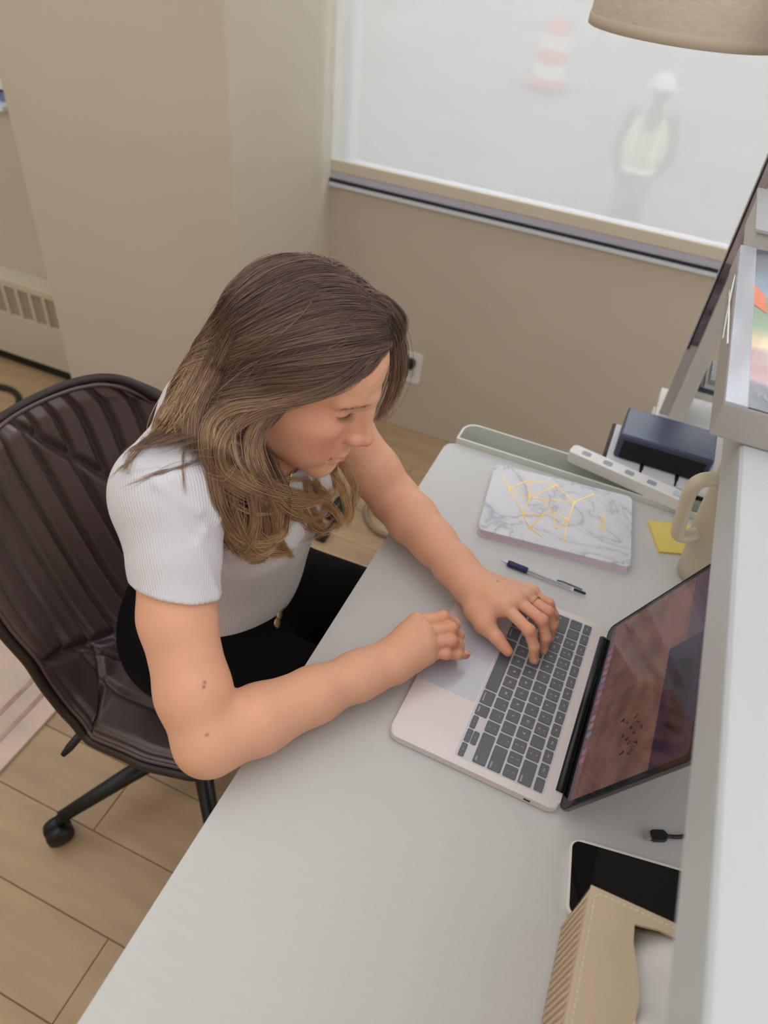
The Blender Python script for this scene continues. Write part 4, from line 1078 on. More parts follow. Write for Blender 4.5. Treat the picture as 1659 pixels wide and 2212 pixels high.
for s_ in (-1, 1):
    for (a, b2, r) in (((0.0990, 0, -0.0575), (0.0885, s_ * 0.0225, -0.0560), 0.0045), ((0.0970, 0, -0.0660), (0.0885, s_ * 0.0205, -0.0590), 0.0060)):
        a, b2 = np.array(a), np.array(b2); t = np.clip(((Vh - a) @ (b2 - a)) / ((b2 - a) @ (b2 - a)), 0, 1); d = np.linalg.norm(Vh - a - t[:, None] * (b2 - a), axis=1)
        lipm = np.maximum(lipm, np.clip((r * (1.05 - 0.40 * t) + 0.0028 - d) / 0.002, 0, 1))
colh = mixc(colh, 0.95 * lipm, LIP)
for s_ in (-1, 1):
    a, b2 = np.array((0.096, s_ * 0.013, 0.037)), np.array((0.076, s_ * 0.050, 0.040)); t = np.clip(((Vh - a) @ (b2 - a)) / ((b2 - a) @ (b2 - a)), 0, 1)
    d = np.linalg.norm(Vh - a - t[:, None] * (b2 - a), axis=1); colh = mixc(colh, 0.35 * np.clip((0.0075 - 0.003 * t - d) / 0.004, 0, 1), BRW)
colb = np.tile(SK, (len(Vb), 1))
tips = [c[3] for h_ in (hand_R, hand_L) for c in h_.values()] + [c[1] for h_ in (hand_R, hand_L) for c in h_.values()]
for p in tips: colb = mixc(colb, 0.45 * blobs(Vb, p, (0.012, 0.012, 0.012)), BLU)
# a few moles on the arm
for (u, v, z_) in ((446, 1583, .82), (455, 1472, .88), (449, 1485, .875), (637, 1475, .80), (1070, 1272, .80)):
    p = at_z(u, v, z_); k_ = np.argmin(((Vb - p) ** 2).sum(1)); colb = mixc(colb, 0.8 * blobs(Vb, Vb[k_], (0.0018,) * 3), np.array(lin((120, 70, 56))))
Vhw = Vh @ HEAD_R.T + HEAD_O
keep_b = ~((Vb[:, 2] > 1.0) & (np.linalg.norm(Vb - hw((0, 0, -0.02)), axis=1) < 0.075))
qk = keep_b[Qb].all(1); Qb = Qb[qk]
Vall = np.vstack([Vb, Vhw]); Qall = np.vstack([Qb, Qh + len(Vb)]); call = np.vstack([colb, colh])
body = np_mesh('body', Vall, Qall, m_skin, PER)
ca2 = body.data.color_attributes.new('tone', 'FLOAT_COLOR', 'POINT')
ca2.data.foreach_set('color', np.hstack([call, np.ones((len(call), 1))]).astype(np.float32).ravel())
body['label'] = 'bare skin of face, arms and hands'

# fingernails
m_nail = M('fingernail', (232, 178, 158), 0.25, coat=0.3)
for h_ in (hand_R, hand_L):
    for kf, c in h_.items():
        d = c[3] - c[2]; d = d / np.linalg.norm(d); base = c[1] - c[0]
        up = base - d * (base @ d) if np.linalg.norm(np.cross(d, base)) > 1e-5 else np.array([0, 0, 1.0])
        up = up if kf != 'thumb' else np.array([-0.1, -0.35, 1.0])
        up = up - d * (up @ d); up /= np.linalg.norm(up)
        if kf == 'pinky' and h_ is hand_R: up = np.array([0, 0, 1.0]) - d * d[2]; up /= np.linalg.norm(up)
        sz = 0.0044 if kf == 'pinky' else 0.0054
        xf = frame(c[3] + up * 0.0049 - d * 0.0012, d, np.cross(up, d))
        bm = bmesh.new(); bmesh.ops.create_uvsphere(bm, u_segments=14, v_segments=8, radius=1.0)
        for v_ in bm.verts: v_.co = Vector((v_.co.x * 0.0062, v_.co.y * sz, v_.co.z * 0.0016))
        bmesh.ops.transform(bm, matrix=xf, verts=bm.verts)
        bm_obj('fingernail', bm, m_nail, PER, True)
# ring on the left ring finger
rc = hand_L['ring'][0] + (hand_L['ring'][1] - hand_L['ring'][0]) * 0.42; rd = hand_L['ring'][1] - hand_L['ring'][0]
lathe('finger_ring', [(0.0095, -0.001), (0.0106, -0.001), (0.0106, 0.001), (0.0095, 0.001), (0.0095, -0.001)], rc, M('gold_ring', (214, 182, 110), 0.25, 0.9), PER, 28, axis=rd, cap=False)

# eyelashes and eyebrow hairs
m_lash = M('lash_black', (26, 18, 16), 0.5)
def hairs(name, roots, dirs, length, r, mat, bend=None, n=4):
    V, Q = [], []
    for p, d, b_ in zip(roots, dirs, bend if bend is not None else [np.zeros(3)] * len(roots)):
        base = len(V); d = d / np.linalg.norm(d); a = np.cross(d, [0.3, 0.5, 0.8]); a /= np.linalg.norm(a); c = np.cross(d, a)
        for i in range(n + 1):
            t = i / n; q = p + d * length * t + b_ * length * t * t; rr = r * (1 - 0.85 * t)
            for k in range(3):
                an = 2.094 * k; V.append(q + rr * (math.cos(an) * a + math.sin(an) * c))
        for i in range(n):
            for k in range(3): Q.append((base + i * 3 + k, base + i * 3 + (k + 1) % 3, base + (i + 1) * 3 + (k + 1) % 3, base + (i + 1) * 3 + k))
    return np_mesh(name, np.array(V), np.array(Q), mat, PER)
for s_ in (-1, 1):
    rts, drs, bd = [], [], []
    for k in range(34):
        t = k / 33; yy = s_ * (0.0205 + 0.0290 * t)
        dy = (abs(yy) - 0.0335) / 0.0170; xx = 0.0710 + 0.0135 * math.sqrt(max(0, 1 - dy * dy * 0.97)) * 0.94
        rts.append(hw((xx + 0.0003, yy, 0.0200 + 0.0006 * t))); drs.append(HEAD_R @ np.array([0.75, s_ * (-0.35 + 0.9 * t), -0.65])); bd.append(HEAD_R @ np.array([0.25, 0, 0.40]))
    hairs('eyelashes', rts, drs, 0.0105, 0.00032, m_lash, bd)
    tube('lash_line', [r_ for r_ in rts], 0.0006, m_lash, PER, 6)
m_brow = M('brow_brown', (150, 112, 90), 0.6)
for s_ in (-1, 1):
    rts, drs = [], []
    for k in range(90):
        t = rng.random(); off = rng.normal(0, 0.0013)
        p = np.array([0.0985, s_ * 0.014, 0.0350]) * (1 - t) + np.array([0.0765, s_ * 0.054, 0.0360]) * t + np.array([0, 0, off + 0.003 * math.sin(math.pi * t)])
        for _ in range(6):
            sd = fh.sample(p[None])[0]; p = p - fh.grad(p[None])[0] * sd
        rts.append(hw(p)); drs.append(HEAD_R @ (np.array([-0.45, s_ * 0.85, 0.25 - 0.3 * t]) + fh.grad(p[None])[0] * 0.25))
    hairs('eyebrow', rts, drs, 0.0065, 0.00016, m_brow, n=2)

# gold bar earring hanging below the hair
tube('earring', [at_d(631, 1018, .885), at_d(627, 1032, .887), at_d(622, 1047, .889)], 0.0016, M('gold_ring', (214, 182, 110), 0.25, 0.9), PER, 8)
# ------------------------------------------------------------------ white ribbed t-shirt
fs_ = Field((-0.60, 0.37, 0.60), (-0.24, 0.93, 1.08), 0.0026)
torso(fs_, 0.0062, lower=False)
fs_.ell((-0.480, 0.650, 0.66), (0.102, 0.135, 0.10), 0.05, grow=0.0045)
sl_f = []
for s_, e_, w_ in ((sR, eR, wR), (sL, eL, wL)):
    ax_ = e_ - s_; L_ = np.linalg.norm(ax_); ax_ = ax_ / L_; cut = s_ + ax_ * (0.395 * L_)
    fa = Field(np.minimum(s_, cut) - 0.09, np.maximum(s_, cut) + 0.09, 0.0022)
    arm(fa, s_, e_, w_, 0.0060, True)
    oc_ = np.array([-.010, -.004 if s_[1] < .6 else .004, 0]); fa.cone(cut - ax_ * 0.026 + oc_, cut + ax_ * 0.04 + oc_, 0.0475, 0.0482, 0.006)      # hem band
    fa.ell(s_ + np.array([0.008, 0, -0.012]), (0.050, 0.048, 0.054), 0.02)
    fa.plane_cut(cut, ax_ + (np.array([-0.42, 0.10, 0.0])))
    sl_f.append(fa)
    def fn(x, y, z, fa=fa):
        shp = np.broadcast(x, y, z).shape
        P = np.stack([np.broadcast_to(q, shp).ravel() for q in (x, y, z)], 1)
        inside = ((P >= fa.lo) & (P <= fa.lo + fa.h * (fa.n - 1))).all(1)
        o = np.full(len(P), 0.1); o[inside] = fa.sample(P[inside]); return o.reshape(shp).astype(np.float32)
    fs_.apply(fn, fa.lo, fa.lo + fa.h * (fa.n - 1), 0.022)
# pull folds running from armpit to shoulder
for (a, b2, r, k_) in (((340, 1045, .99), (430, 1105, .95), .0035, .010), ((375, 1035, .99), (470, 1120, .93), .003, .012), ((425, 1180, .90), (468, 1285, .87), .003, .010), ((440, 1150, .91), (480, 1240, .88), .003, .010), ((300, 1000, 1.0), (390, 960, 1.02), .003, .012)):
    p = []
    for (u, v, z_) in (a, b2):
        o_ = CAM; d_ = ray(u, v); t_ = np.linspace(0.55, 1.2, 500); PP = o_ + d_ * t_[:, None]; sdv = fs_.sample(PP); hit = np.argmax(sdv < 0); p.append(PP[hit])
    fs_.cone(p[0], p[1], r, r * 0.7, k_)
# hollow: keep only the cloth outside the body; open at neck and hem
sl, Pg = fs_.region(fs_.lo, fs_.lo + fs_.h * fs_.n)
shp = fs_.a.shape
inner = Field(fs_.lo, fs_.lo + fs_.h * (fs_.n - 1), fs_.h)
torso(inner, 0.0012, lower=False)
for s_, e_, w_ in ((sR, eR, wR), (sL, eL, wL)): arm(inner, s_, e_, w_, 0.0012, True)
inner.ell((-0.480, 0.650, 0.66), (0.098, 0.131, 0.10), 0.05)
nmin = np.minimum(fs_.a.shape, inner.a.shape)
sA = tuple(slice(0, k) for k in nmin)
fs_.a = np.maximum(fs_.a[sA], -inner.a[sA]); fs_.n = np.array(nmin)
fs_.ell(hw((0.0, 0, -0.085)), (0.085, 0.090, 0.055), 0.004, mode='sub')
Vs, Qs = fs_.mesh()
m_shirt = bpy.data.materials.new('ribbed_cotton'); m_shirt.use_nodes = True
nt = m_shirt.node_tree; b = nt.nodes['Principled BSDF']; b.inputs['Base Color'].default_value = (*lin((214, 213, 219)), 1); b.inputs['Roughness'].default_value = 0.75
b.inputs['Sheen Weight'].default_value = 0.15
ra = nt.nodes.new('ShaderNodeAttribute'); ra.attribute_name = 'rib'
sn = nt.nodes.new('ShaderNodeMath'); sn.operation = 'SINE'; nt.links.new(ra.outputs['Fac'], sn.inputs[0])
bp_ = nt.nodes.new('ShaderNodeBump'); bp_.inputs['Strength'].default_value = 0.38; bp_.inputs['Distance'].default_value = 0.0008
nt.links.new(sn.outputs[0], bp_.inputs['Height']); nt.links.new(bp_.outputs[0], b.inputs['Normal'])
shirt = np_mesh('t_shirt', Vs, Qs, m_shirt, PER)
tag(shirt, 'white ribbed short sleeve t-shirt')
# rib coordinate: round the arm on the sleeves, round the trunk elsewhere
rib = np.zeros(len(Vs)); pitch = 2 * math.pi / 0.0033
trunk = np.arctan2(Vs[:, 0] + 0.45, Vs[:, 1] - 0.648) * 0.125
rib = trunk.copy()
for s_, e_, w_ in ((sR, eR, wR), (sL, eL, wL)):
    ax_ = (e_ - s_) / np.linalg.norm(e_ - s_); q = Vs - s_; t = q @ ax_; rad = q - t[:, None] * ax_
    r1 = np.cross(ax_, [0.2, 1, 0.1]); r1 /= np.linalg.norm(r1); r2 = np.cross(ax_, r1)
    on = (np.linalg.norm(rad, axis=1) < 0.068) & (t > -0.02) & (np.abs(Vs[:, 1] - 0.648) > 0.115)
    rib[on] = (np.arctan2(rad @ r2, rad @ r1) * 0.056)[on]
at_ = shirt.data.attributes.new('rib', 'FLOAT', 'POINT'); at_.data.foreach_set('value', (rib * pitch).astype(np.float32))

# ------------------------------------------------------------------ trousers, belt buttons, shoes
ft = Field((-0.68, 0.42, 0.03), (0.09, 0.90, 0.73), 0.005)
ft.ell((-0.505, 0.650, 0.585), (0.138, 0.178, 0.112), 0.05)
ft.ell((-0.468, 0.650, 0.665), (0.1090, 0.1425, 0.085), 0.03)
for y_h, y_k in ((0.565, 0.545), (0.735, 0.765)):
    hip = np.array([-0.50, y_h, 0.565]); kn = np.array([-0.04, y_k, 0.585]); an = np.array([0.015, y_k, 0.10])
    ft.cone(hip, kn, 0.092, 0.066, 0.04); ft.cone(kn, an, 0.064, 0.050, 0.03)
ft.plane_cut((-0.40, 0, 0.668), (-0.10, -0.12, 1.0)); ft.plane_cut((0, 0, 0.07), (0, 0, -1))
Vt, Qt = ft.mesh()
m_trs = M('black_trousers', (4, 4, 5), 0.9, spec=0.2)
tag(np_mesh('trousers', Vt, Qt, m_trs, PER), 'black trousers')
for (u, v) in ((607, 1312), (602, 1329), (597, 1346)):
    d_ = ray(u, v); t_ = np.linspace(0.8, 1.6, 900); PP = CAM + d_ * t_[:, None]; sdv = ft.sample(PP); hit = np.argmax(sdv < 0); P_ = PP[hit]; nrm_ = ft.grad(P_[None])[0]
    lathe('button', [(0.0075, 0), (0.0085, 0.0015), (0.007, 0.003), (0.0, 0.0032)], P_, M('button_gold', (200, 176, 140), 0.3, 0.8), PER, 20, axis=nrm_)
m_shoe = M('shoe_black', (20, 20, 22), 0.4)
for y_k in (0.545, 0.765):
    fz = Field((-0.10, y_k - 0.07, -0.005), (0.26, y_k + 0.07, 0.16), 0.004)
    fz.cone((-0.02, y_k, 0.045), (0.13, y_k, 0.032), 0.040, 0.034, 0.02); fz.cone((0.0, y_k, 0.05), (0.01, y_k, 0.12), 0.040, 0.044, 0.02); fz.ell((0.15, y_k, 0.03), (0.06, 0.042, 0.03), 0.02)
    fz.plane_cut((0, 0, 0.001), (0, 0, -1)); v1, q1_ = fz.mesh(); np_mesh('shoe', v1, q1_, m_shoe, PER)
# ------------------------------------------------------------------ hair: a combed volume plus individual strands
hfields = [fs_, fb_keep]
def first_hit(u, v, fields, t0=0.45, t1=1.3):
    d_ = ray(u, v); t_ = np.arange(t0, t1, 0.0012); PP = CAM + d_ * t_[:, None]; best = None
    for f_ in fields:
        if f_ is fh: q = wh(PP)
        else: q = PP
        ok = ((q > f_.lo) & (q < f_.lo + f_.h * (np.array(f_.a.shape) - 1.01))).all(1)
        if not ok.any(): continue
        sd = np.full(len(q), 1.0); sd[ok] = f_.sample(q[ok]); h_ = np.argmax(sd < 0)
        if sd[h_] < 0 and (best is None or t_[h_] < best): best = t_[h_]
    return best
fe = Field((-0.64, 0.50, 0.76), (-0.20, 0.83, 1.25), 0.0025)
fe.ell(hw((0.000, 0, 0.050)), (0.099, 0.0835, 0.097), 0, rot=HEAD_R)
fe.ell(hw((-0.035, 0, 0.035)), (0.070, 0.078, 0.085), 0.02, rot=HEAD_R)
# open the face: cut in front of the hairline on each side
def head_pt(u, v):
    t = first_hit(u, v, [fh]); return wh((CAM + ray(u, v) * t)[None])[0]
p1, p2 = head_pt(820, 778), head_pt(640, 874)
nm = fh.grad(((p1 + p2) / 2)[None])[0]; nn = np.cross(p2 - p1, nm); nn /= np.linalg.norm(nn)
if nn[0] < 0: nn = -nn
sl, (gx, gy, gz) = fe.region(fe.lo, fe.lo + fe.h * fe.n)
qx, qy, qz = gx - HEAD_O[0], gy - HEAD_O[1], gz - HEAD_O[2]
hx = HEAD_R[0, 0] * qx + HEAD_R[1, 0] * qy + HEAD_R[2, 0] * qz
hy = HEAD_R[0, 1] * qx + HEAD_R[1, 1] * qy + HEAD_R[2, 1] * qz
hz = HEAD_R[0, 2] * qx + HEAD_R[1, 2] * qy + HEAD_R[2, 2] * qz
for s_ in (1, -1):
    pl = (hx - p1[0]) * nn[0] + (s_ * hy - p1[1]) * nn[1] + (hz - p1[2]) * nn[2]
    rem = np.maximum(-pl, s_ * hy - 0.004)
    fe.a = np.maximum(fe.a, -rem).astype(np.float32)
fe.a = np.maximum(fe.a, np.maximum(hx - 0.10, -0.075 - hz)).astype(np.float32)
chains = []
def mass(pts, k=0.025):
    """pts (u, v, depth, r) in picture + distance; kept clear of the body"""
    P, Rr = [], []
    for (u, v, dd, r) in pts:
        h_ = first_hit(u, v, hfields)
        if h_ is not None: dd = min(dd, h_ - 0.55 * r)
        P.append(at_d(u, v, dd)); Rr.append(r)
    fe.chain(P, Rr, k); chains.append(np.array(P)); return P
def mass3(pts, k=0.025):
    P = [np.array(p[:3]) for p in pts]; fe.chain(P, [p[3] for p in pts], k); chains.append(np.array(P))
mass([(625, 858, .805, .013), (548, 893, .80, .022), (492, 960, .815, .030), (500, 1040, .84, .034), (520, 1110, .86, .032), (545, 1170, .88, .020), (555, 1192, .89, .010)])
mass([(520, 860, .80, .030), (465, 930, .82, .028), (465, 1010, .84, .026), (500, 1090, .86, .022), (520, 1150, .88, .012)])
mass([(525, 945, .83, .020), (553, 1015, .87, .021), (580, 1080, .90, .022), (595, 1140, .91, .014)])
mass([(500, 760, .83, .035), (430, 860, .86, .026), (385, 920, .87, .020), (350, 955, .89, .010)])
mass([(470, 800, .83, .030), (440, 900, .845, .028), (430, 960, .85, .018)])
far_pts = [(0.055, 0.022, 0.122), (0.064, 0.046, 0.100), (0.070, 0.064, 0.062), (0.066, 0.076, 0.012), (0.055, 0.080, -0.035)]
mass3([(*hw(p), r) for p, r in zip(far_pts, (0.012, 0.014, 0.013, 0.010, 0.005))], 0.03)
mass3([(*hw((0.0, 0.070, 0.02)), .026), (*hw((-0.01, 0.078, -0.06)), .026), (-0.40, 0.735, 0.965, .026), (-0.355, 0.725, 0.915, .024), (-0.330, 0.715, 0.875, .012)])
mass3([(*hw((-0.06, 0.02, -0.02)), .050), (*hw((-0.075, 0.03, -0.085)), .040), (-0.525, 0.68, 0.955, .030), (-0.545, 0.68, 0.90, .014)])
# groove along the parting
part = [hw(p) for p in ((0.088, 0.006, 0.115), (0.060, 0.010, 0.138), (0.02, 0.012, 0.1485), (-0.03, 0.012, 0.142))]
for i in range(3): fe.cone(part[i], part[i + 1], 0.0020, 0.0020, 0.010, mode='sub')
Ve, Qe = fe.mesh()

def hair_material(name, rough):
    m = bpy.data.materials.new(name); m.use_nodes = True; nt = m.node_tree; b = nt.nodes['Principled BSDF']
    ca = nt.nodes.new('ShaderNodeVertexColor'); ca.layer_name = 'tone'; nt.links.new(ca.outputs['Color'], b.inputs['Base Color'])
    b.inputs['Roughness'].default_value = rough; b.inputs['Specular IOR Level'].default_value = 0.45
    return m
m_hair = hair_material('hair_strand', 0.42); m_hcap = hair_material('hair_under', 0.7)
ROOT, MID, TIP = np.array(lin((122, 100, 90))), np.array(lin((150, 120, 98))), np.array(lin((208, 168, 124)))
def hair_color(P, jit=0.0):
    z = wh(P)[:, 2]; x = wh(P)[:, 0]
    t = np.clip((0.085 - z - 0.25 * np.minimum(x + 0.05, 0)) / 0.27 + jit, 0, 1)[:, None]
    return np.where(t < 0.5, ROOT + (MID - ROOT) * t * 2, MID + (TIP - MID) * (t - 0.5) * 2)
def set_tone(o, C):
    a = o.data.color_attributes.new('tone', 'FLOAT_COLOR', 'POINT')
    a.data.foreach_set('color', np.hstack([C, np.ones((len(C), 1))]).astype(np.float32).ravel())
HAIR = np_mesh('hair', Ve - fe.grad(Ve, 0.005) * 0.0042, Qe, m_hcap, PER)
set_tone(HAIR, hair_color(Ve) * 0.48)  # cap colour darkened so gaps between strands read as shadow
tag(HAIR, 'long wavy brown hair with golden ends')

# flow field
ch_ = [c[1:] if i in (3, 4) else c for i, c in enumerate(chains)]
seg_a = np.vstack([c[:-1] for c in ch_]); seg_b = np.vstack([c[1:] for c in ch_])
seg_d = seg_b - seg_a; seg_l = np.linalg.norm(seg_d, axis=1); seg_t = seg_d / seg_l[:, None]
def flow(P):
    q = wh(P)
    side = np.where(q[:, 1] < 0.011, -1.0, 1.0)
    front = np.clip((q[:, 0] + 0.02) / 0.10, 0, 1)
    D = np.stack([-0.55 - 0.45 * front, side * 0.55 * np.clip(q[:, 2] / 0.12, 0, 1), -0.62 + 0.1 * front], 1)
    far = side > 0
    D[far] = np.stack([0.50 * front + 0.10, 0.50 * np.clip(q[:, 2] / 0.12, 0.2, 1), -0.62 + 0.0 * front], 1)[far]
    D = D @ HEAD_R.T
    # pull of the falling locks
    rel = P[:, None, :] - seg_a[None]; t = np.clip((rel * seg_d[None]).sum(2) / (seg_l ** 2)[None], 0, 1)
    dist = np.linalg.norm(rel - t[..., None] * seg_d[None], axis=2)
    w = np.exp(-(dist / 0.028) ** 2)
    L = (w[..., None] * seg_t[None]).sum(1); ws = w.sum(1)
    low = np.clip((0.015 - q[:, 2]) / 0.10, 0, 1) * np.clip(ws * 1.5, 0, 1)
    D = D * (1 - low[:, None]) + low[:, None] * L / (ws[:, None] + 1e-6)
    g = fe.grad(P, 0.006); D = D - g * (D * g).sum(1)[:, None]
    return D / (np.linalg.norm(D, axis=1)[:, None] + 1e-9), g
def trace(P, n, step, off, sgn=1):
    out = [P.copy()]; Dp = None
    for i in range(n):
        D, g = flow(P); D = D * sgn
        if Dp is not None: D = 0.6 * D + 0.4 * Dp; D /= np.linalg.norm(D, axis=1)[:, None] + 1e-9
        if sgn < 0:                       # roots stop at the parting
            qp = wh(P); D = D * (~((np.abs(qp[:, 1] - 0.011) < 0.006) & (qp[:, 2] > 0.06)))[:, None]
        P = P + D * step; sd = fe.sample(P)
        P = P - g * np.clip(sd - off, -0.006, 0.006)[:, None]; Dp = D; out.append(P.copy())
    return np.stack(out, 1)
def strands_mesh(S, rad, C, name, mat, parent):
    """S (n, m, 3) polylines -> three-sided tapered tubes"""
    n, m, _ = S.shape
    T = np.gradient(S, axis=1); T /= np.linalg.norm(T, axis=2, keepdims=True) + 1e-9
    A = np.cross(T, np.array([0.31, 0.52, 0.79])); A /= np.linalg.norm(A, axis=2, keepdims=True) + 1e-9; B = np.cross(T, A)
    V = np.stack([S + rad[..., None] * (math.cos(k * 2.0944) * A + math.sin(k * 2.0944) * B) for k in range(3)], 2)   # n,m,3,3
    idx = np.arange(n * m * 3).reshape(n, m, 3); Q = []
    for k in range(3):
        k2 = (k + 1) % 3
        Q.append(np.stack([idx[:, :-1, k], idx[:, :-1, k2], idx[:, 1:, k2], idx[:, 1:, k]], -1).reshape(-1, 4))
    o = np_mesh(name, V.reshape(-1, 3), np.concatenate(Q), mat, parent)
    set_tone(o, np.repeat(C.reshape(-1, 3), 3, 0))
    return o
NS = 12500
vis = Ve[rng.choice(len(Ve), NS)]
# locks: strands share height and tone with the nearest of a few hundred lock centres (long along the flow)
NC = 420
cen = Ve[rng.choice(len(Ve), NC)]; cflow, _ = flow(cen)
near = np.empty(NS, int)
for s0 in range(0, NS, 1500):
    dvec = vis[s0:s0 + 1500, None, :] - cen[None]; al = (dvec * cflow[None]).sum(2)
    near[s0:s0 + 1500] = np.argmin((dvec ** 2).sum(2) - 0.92 * al ** 2, axis=1)
c_off = rng.uniform(-0.0030, 0.0022, NC); c_tone = rng.normal(0, 0.13, NC); c_val = rng.uniform(0.68, 1.22, NC)
off = c_off[near] + rng.uniform(-0.0012, 0.0010, NS); P0 = vis + fe.grad(vis, 0.006) * off[:, None]
back_ = trace(P0, 6, 0.0088, off, -1)[:, 1:][:, ::-1]; forw = trace(P0, 9, 0.0088, off, 1)
Sx = np.concatenate([back_, forw], 1)
m_ = Sx.shape[1]; tt = np.linspace(0, 1, m_)
wob = rng.normal(0, 1, (NS, 1, 3)) * 0.0009 * np.sin(tt * 6.28 * rng.uniform(0.5, 1.2, (NS, 1)) + rng.uniform(0, 6.28, (NS, 1)))[..., None]
Sx = Sx + wob
# keep strands out of the face
qh = wh(Sx.reshape(-1, 3)); pln = (qh - p1) @ nn
bad = ((pln > 0.003) & (qh[:, 1] < 0.01) & (qh[:, 2] > -0.045) & (qh[:, 0] > 0.015)).reshape(NS, m_).any(1)
Sx = Sx[~bad]; near = near[~bad]
jit = c_tone[near] + rng.normal(0, 0.06, len(Sx)); blond = rng.random(len(Sx)) < 0.12; jit[blond] += 0.25
Cx = hair_color(Sx.reshape(-1, 3), np.repeat(jit, m_)).reshape(len(Sx), m_, 3) * (c_val[near] * rng.uniform(0.82, 1.18, len(Sx)))[:, None, None]
rad = 0.00031 * np.clip(np.minimum(tt / 0.12, (1 - tt) / 0.3), 0.12, 1)[None] * rng.uniform(0.7, 1.25, (len(Sx), 1))
so = strands_mesh(Sx, rad, Cx, 'hair_strands', m_hair, HAIR); so['kind'] = 'stuff'

# traced locks that leave the volume: curls at the ends, strays, the far side
def lock(pts, n, w0, w1, tone=0.0, lift=0.004, depth=None, wav=0.0016):
    """pts picture points; distance from what lies behind (hair, shirt, head), lifted a little"""
    uv = catmull([(p[0], p[1], 0) for p in pts], 6)[:, :2]; D = []
    if n > 20: n = int(n * 1.35)
    for i, (u, v) in enumerate(uv):
        h_ = first_hit(u, v, [fe, fs_, fh]) if depth is None else None
        D.append(np.nan if h_ is None else h_ - lift)
    D = np.array(D)
    if depth is not None: D = np.interp(np.linspace(0, 1, len(uv)), np.linspace(0, 1, len(depth)), depth)
    else:
        ok = ~np.isnan(D); D = np.interp(np.arange(len(D)), np.arange(len(D))[ok], D[ok])
        for _ in range(6): D[1:-1] = np.minimum(D[1:-1], (D[:-2] + D[1:-1] + D[2:]) / 3 + 0.001); D[1:-1] = (D[:-2] + 2 * D[1:-1] + D[2:]) / 4
    G = np.array([at_d(u, v, d) for (u, v), d in zip(uv, D)])
    m = len(G); t = np.linspace(0, 1, m); T = np.gradient(G, axis=0); T /= np.linalg.norm(T, axis=1)[:, None]
    view = G - CAM; view /= np.linalg.norm(view, axis=1)[:, None]
    A = np.cross(T, view); A /= np.linalg.norm(A, axis=1)[:, None]; B = np.cross(T, A)
    width = w0 + (w1 - w0) * t + 0.4 * w0 * np.sin(np.pi * t)
    a = rng.normal(0, 0.5, n); b = rng.normal(0, 0.5, n); tw = rng.normal(0, 0.8, n)
    ca, sa = np.cos(tw[:, None] * t), np.sin(tw[:, None] * t)
    S_ = G[None] + width[None, :, None] * ((a[:, None] * ca - b[:, None] * sa)[..., None] * A + 0.6 * (a[:, None] * sa + b[:, None] * ca)[..., None] * B)
    S_ = S_ + rng.normal(0, 1, (n, 1, 3)) * wav * np.sin(t[None] * rng.uniform(3, 8, (n, 1)) + rng.uniform(0, 6, (n, 1)))[..., None]
    lo_ = rng.uniform(0, 0.12, n); hi_ = rng.uniform(0.8, 1.0, n)       # uneven ends
    tn = lo_[:, None] + (hi_ - lo_)[:, None] * t[None]; k = np.clip((tn * (m - 1)).astype(int), 0, m - 2); f = (tn * (m - 1) - k)[..., None]
    S_ = np.take_along_axis(S_, k[..., None], 1) * (1 - f) + np.take_along_axis(S_, (k + 1)[..., None], 1) * f
    C = hair_color(S_.reshape(-1, 3), np.repeat(rng.normal(tone, 0.12, n), m)).reshape(n, m, 3) * rng.uniform(0.75, 1.2, (n, 1, 1))
    r = 0.00030 * np.clip(np.minimum(t / 0.08 + 0.2, (1 - t) / 0.3), 0.12, 1)[None] * rng.uniform(0.7, 1.2, (n, 1))
    LK.append((S_, r, C))
LK = []
lock([(770, 815), (680, 852), (580, 872), (500, 885), (458, 920), (455, 985), (490, 1040), (560, 1080), (630, 1100)], 150, .006, .004, .30, .006)
lock([(700, 850), (600, 872), (520, 905), (480, 955), (485, 1010), (540, 1050), (610, 1075), (680, 1085), (735, 1060), (748, 1020)], 110, .006, .004, .28, .008)
lock([(600, 885), (560, 910), (540, 970), (560, 1030), (620, 1062), (690, 1070), (740, 1045)], 110, .006, .004, .25, .006)
lock([(585, 890), (550, 960), (572, 1040), (610, 1095), (660, 1120), (715, 1105)], 90, .006, .004, .25, .006)
lock([(460, 960), (470, 1060), (500, 1130), (540, 1165), (600, 1160), (640, 1120)], 110, .007, .004, .20, .006)
lock([(450, 1000), (470, 1090), (505, 1160), (545, 1195), (585, 1180), (590, 1140)], 110, .007, .004, .12, .006)
lock([(500, 1040), (520, 1120), (555, 1180), (605, 1195), (640, 1185)], 90, .007, .003, .15, .006)
lock([(560, 1040), (590, 1110), (600, 1160), (625, 1195), (640, 1205)], 60, .005, .002, .1, .006)
lock([(540, 1060), (550, 1130), (530, 1180), (550, 1205), (570, 1208)], 70, .006, .003, .05, .006)
lock([(640, 1060), (670, 1120), (700, 1150), (640, 1175)], 40, .004, .002, .05, .008)
lock([(680, 1020), (690, 1070), (720, 1105), (735, 1130), (722, 1150)], 50, .005, .003, .28, .006)
lock([(720, 1020), (742, 1065), (752, 1110), (735, 1130)], 50, .006, .003, .30, depth=[.93, .95, .96, .97])
lock([(660, 1025), (665, 1075), (690, 1125), (705, 1140)], 50, .006, .003, .25, .006)
lock([(746, 1010), (765, 1050), (758, 1105), (748, 1150)], 36, .005, .002, .32, depth=[.94, .96, .97, .98])
lock([(440, 790), (400, 860), (360, 920), (325, 955), (305, 940)], 120, .010, .003, .30, .006)
lock([(470, 760), (430, 850), (395, 910), (360, 950), (335, 965)], 110, .010, .004, .30, .006)
lock([(510, 700), (460, 800), (425, 880), (420, 940), (430, 1000)], 130, .012, .006, .12, .005)
lock([(455, 985), (400, 1005), (330, 1025), (256, 1058)], 14, .0015, .001, .0, .003)
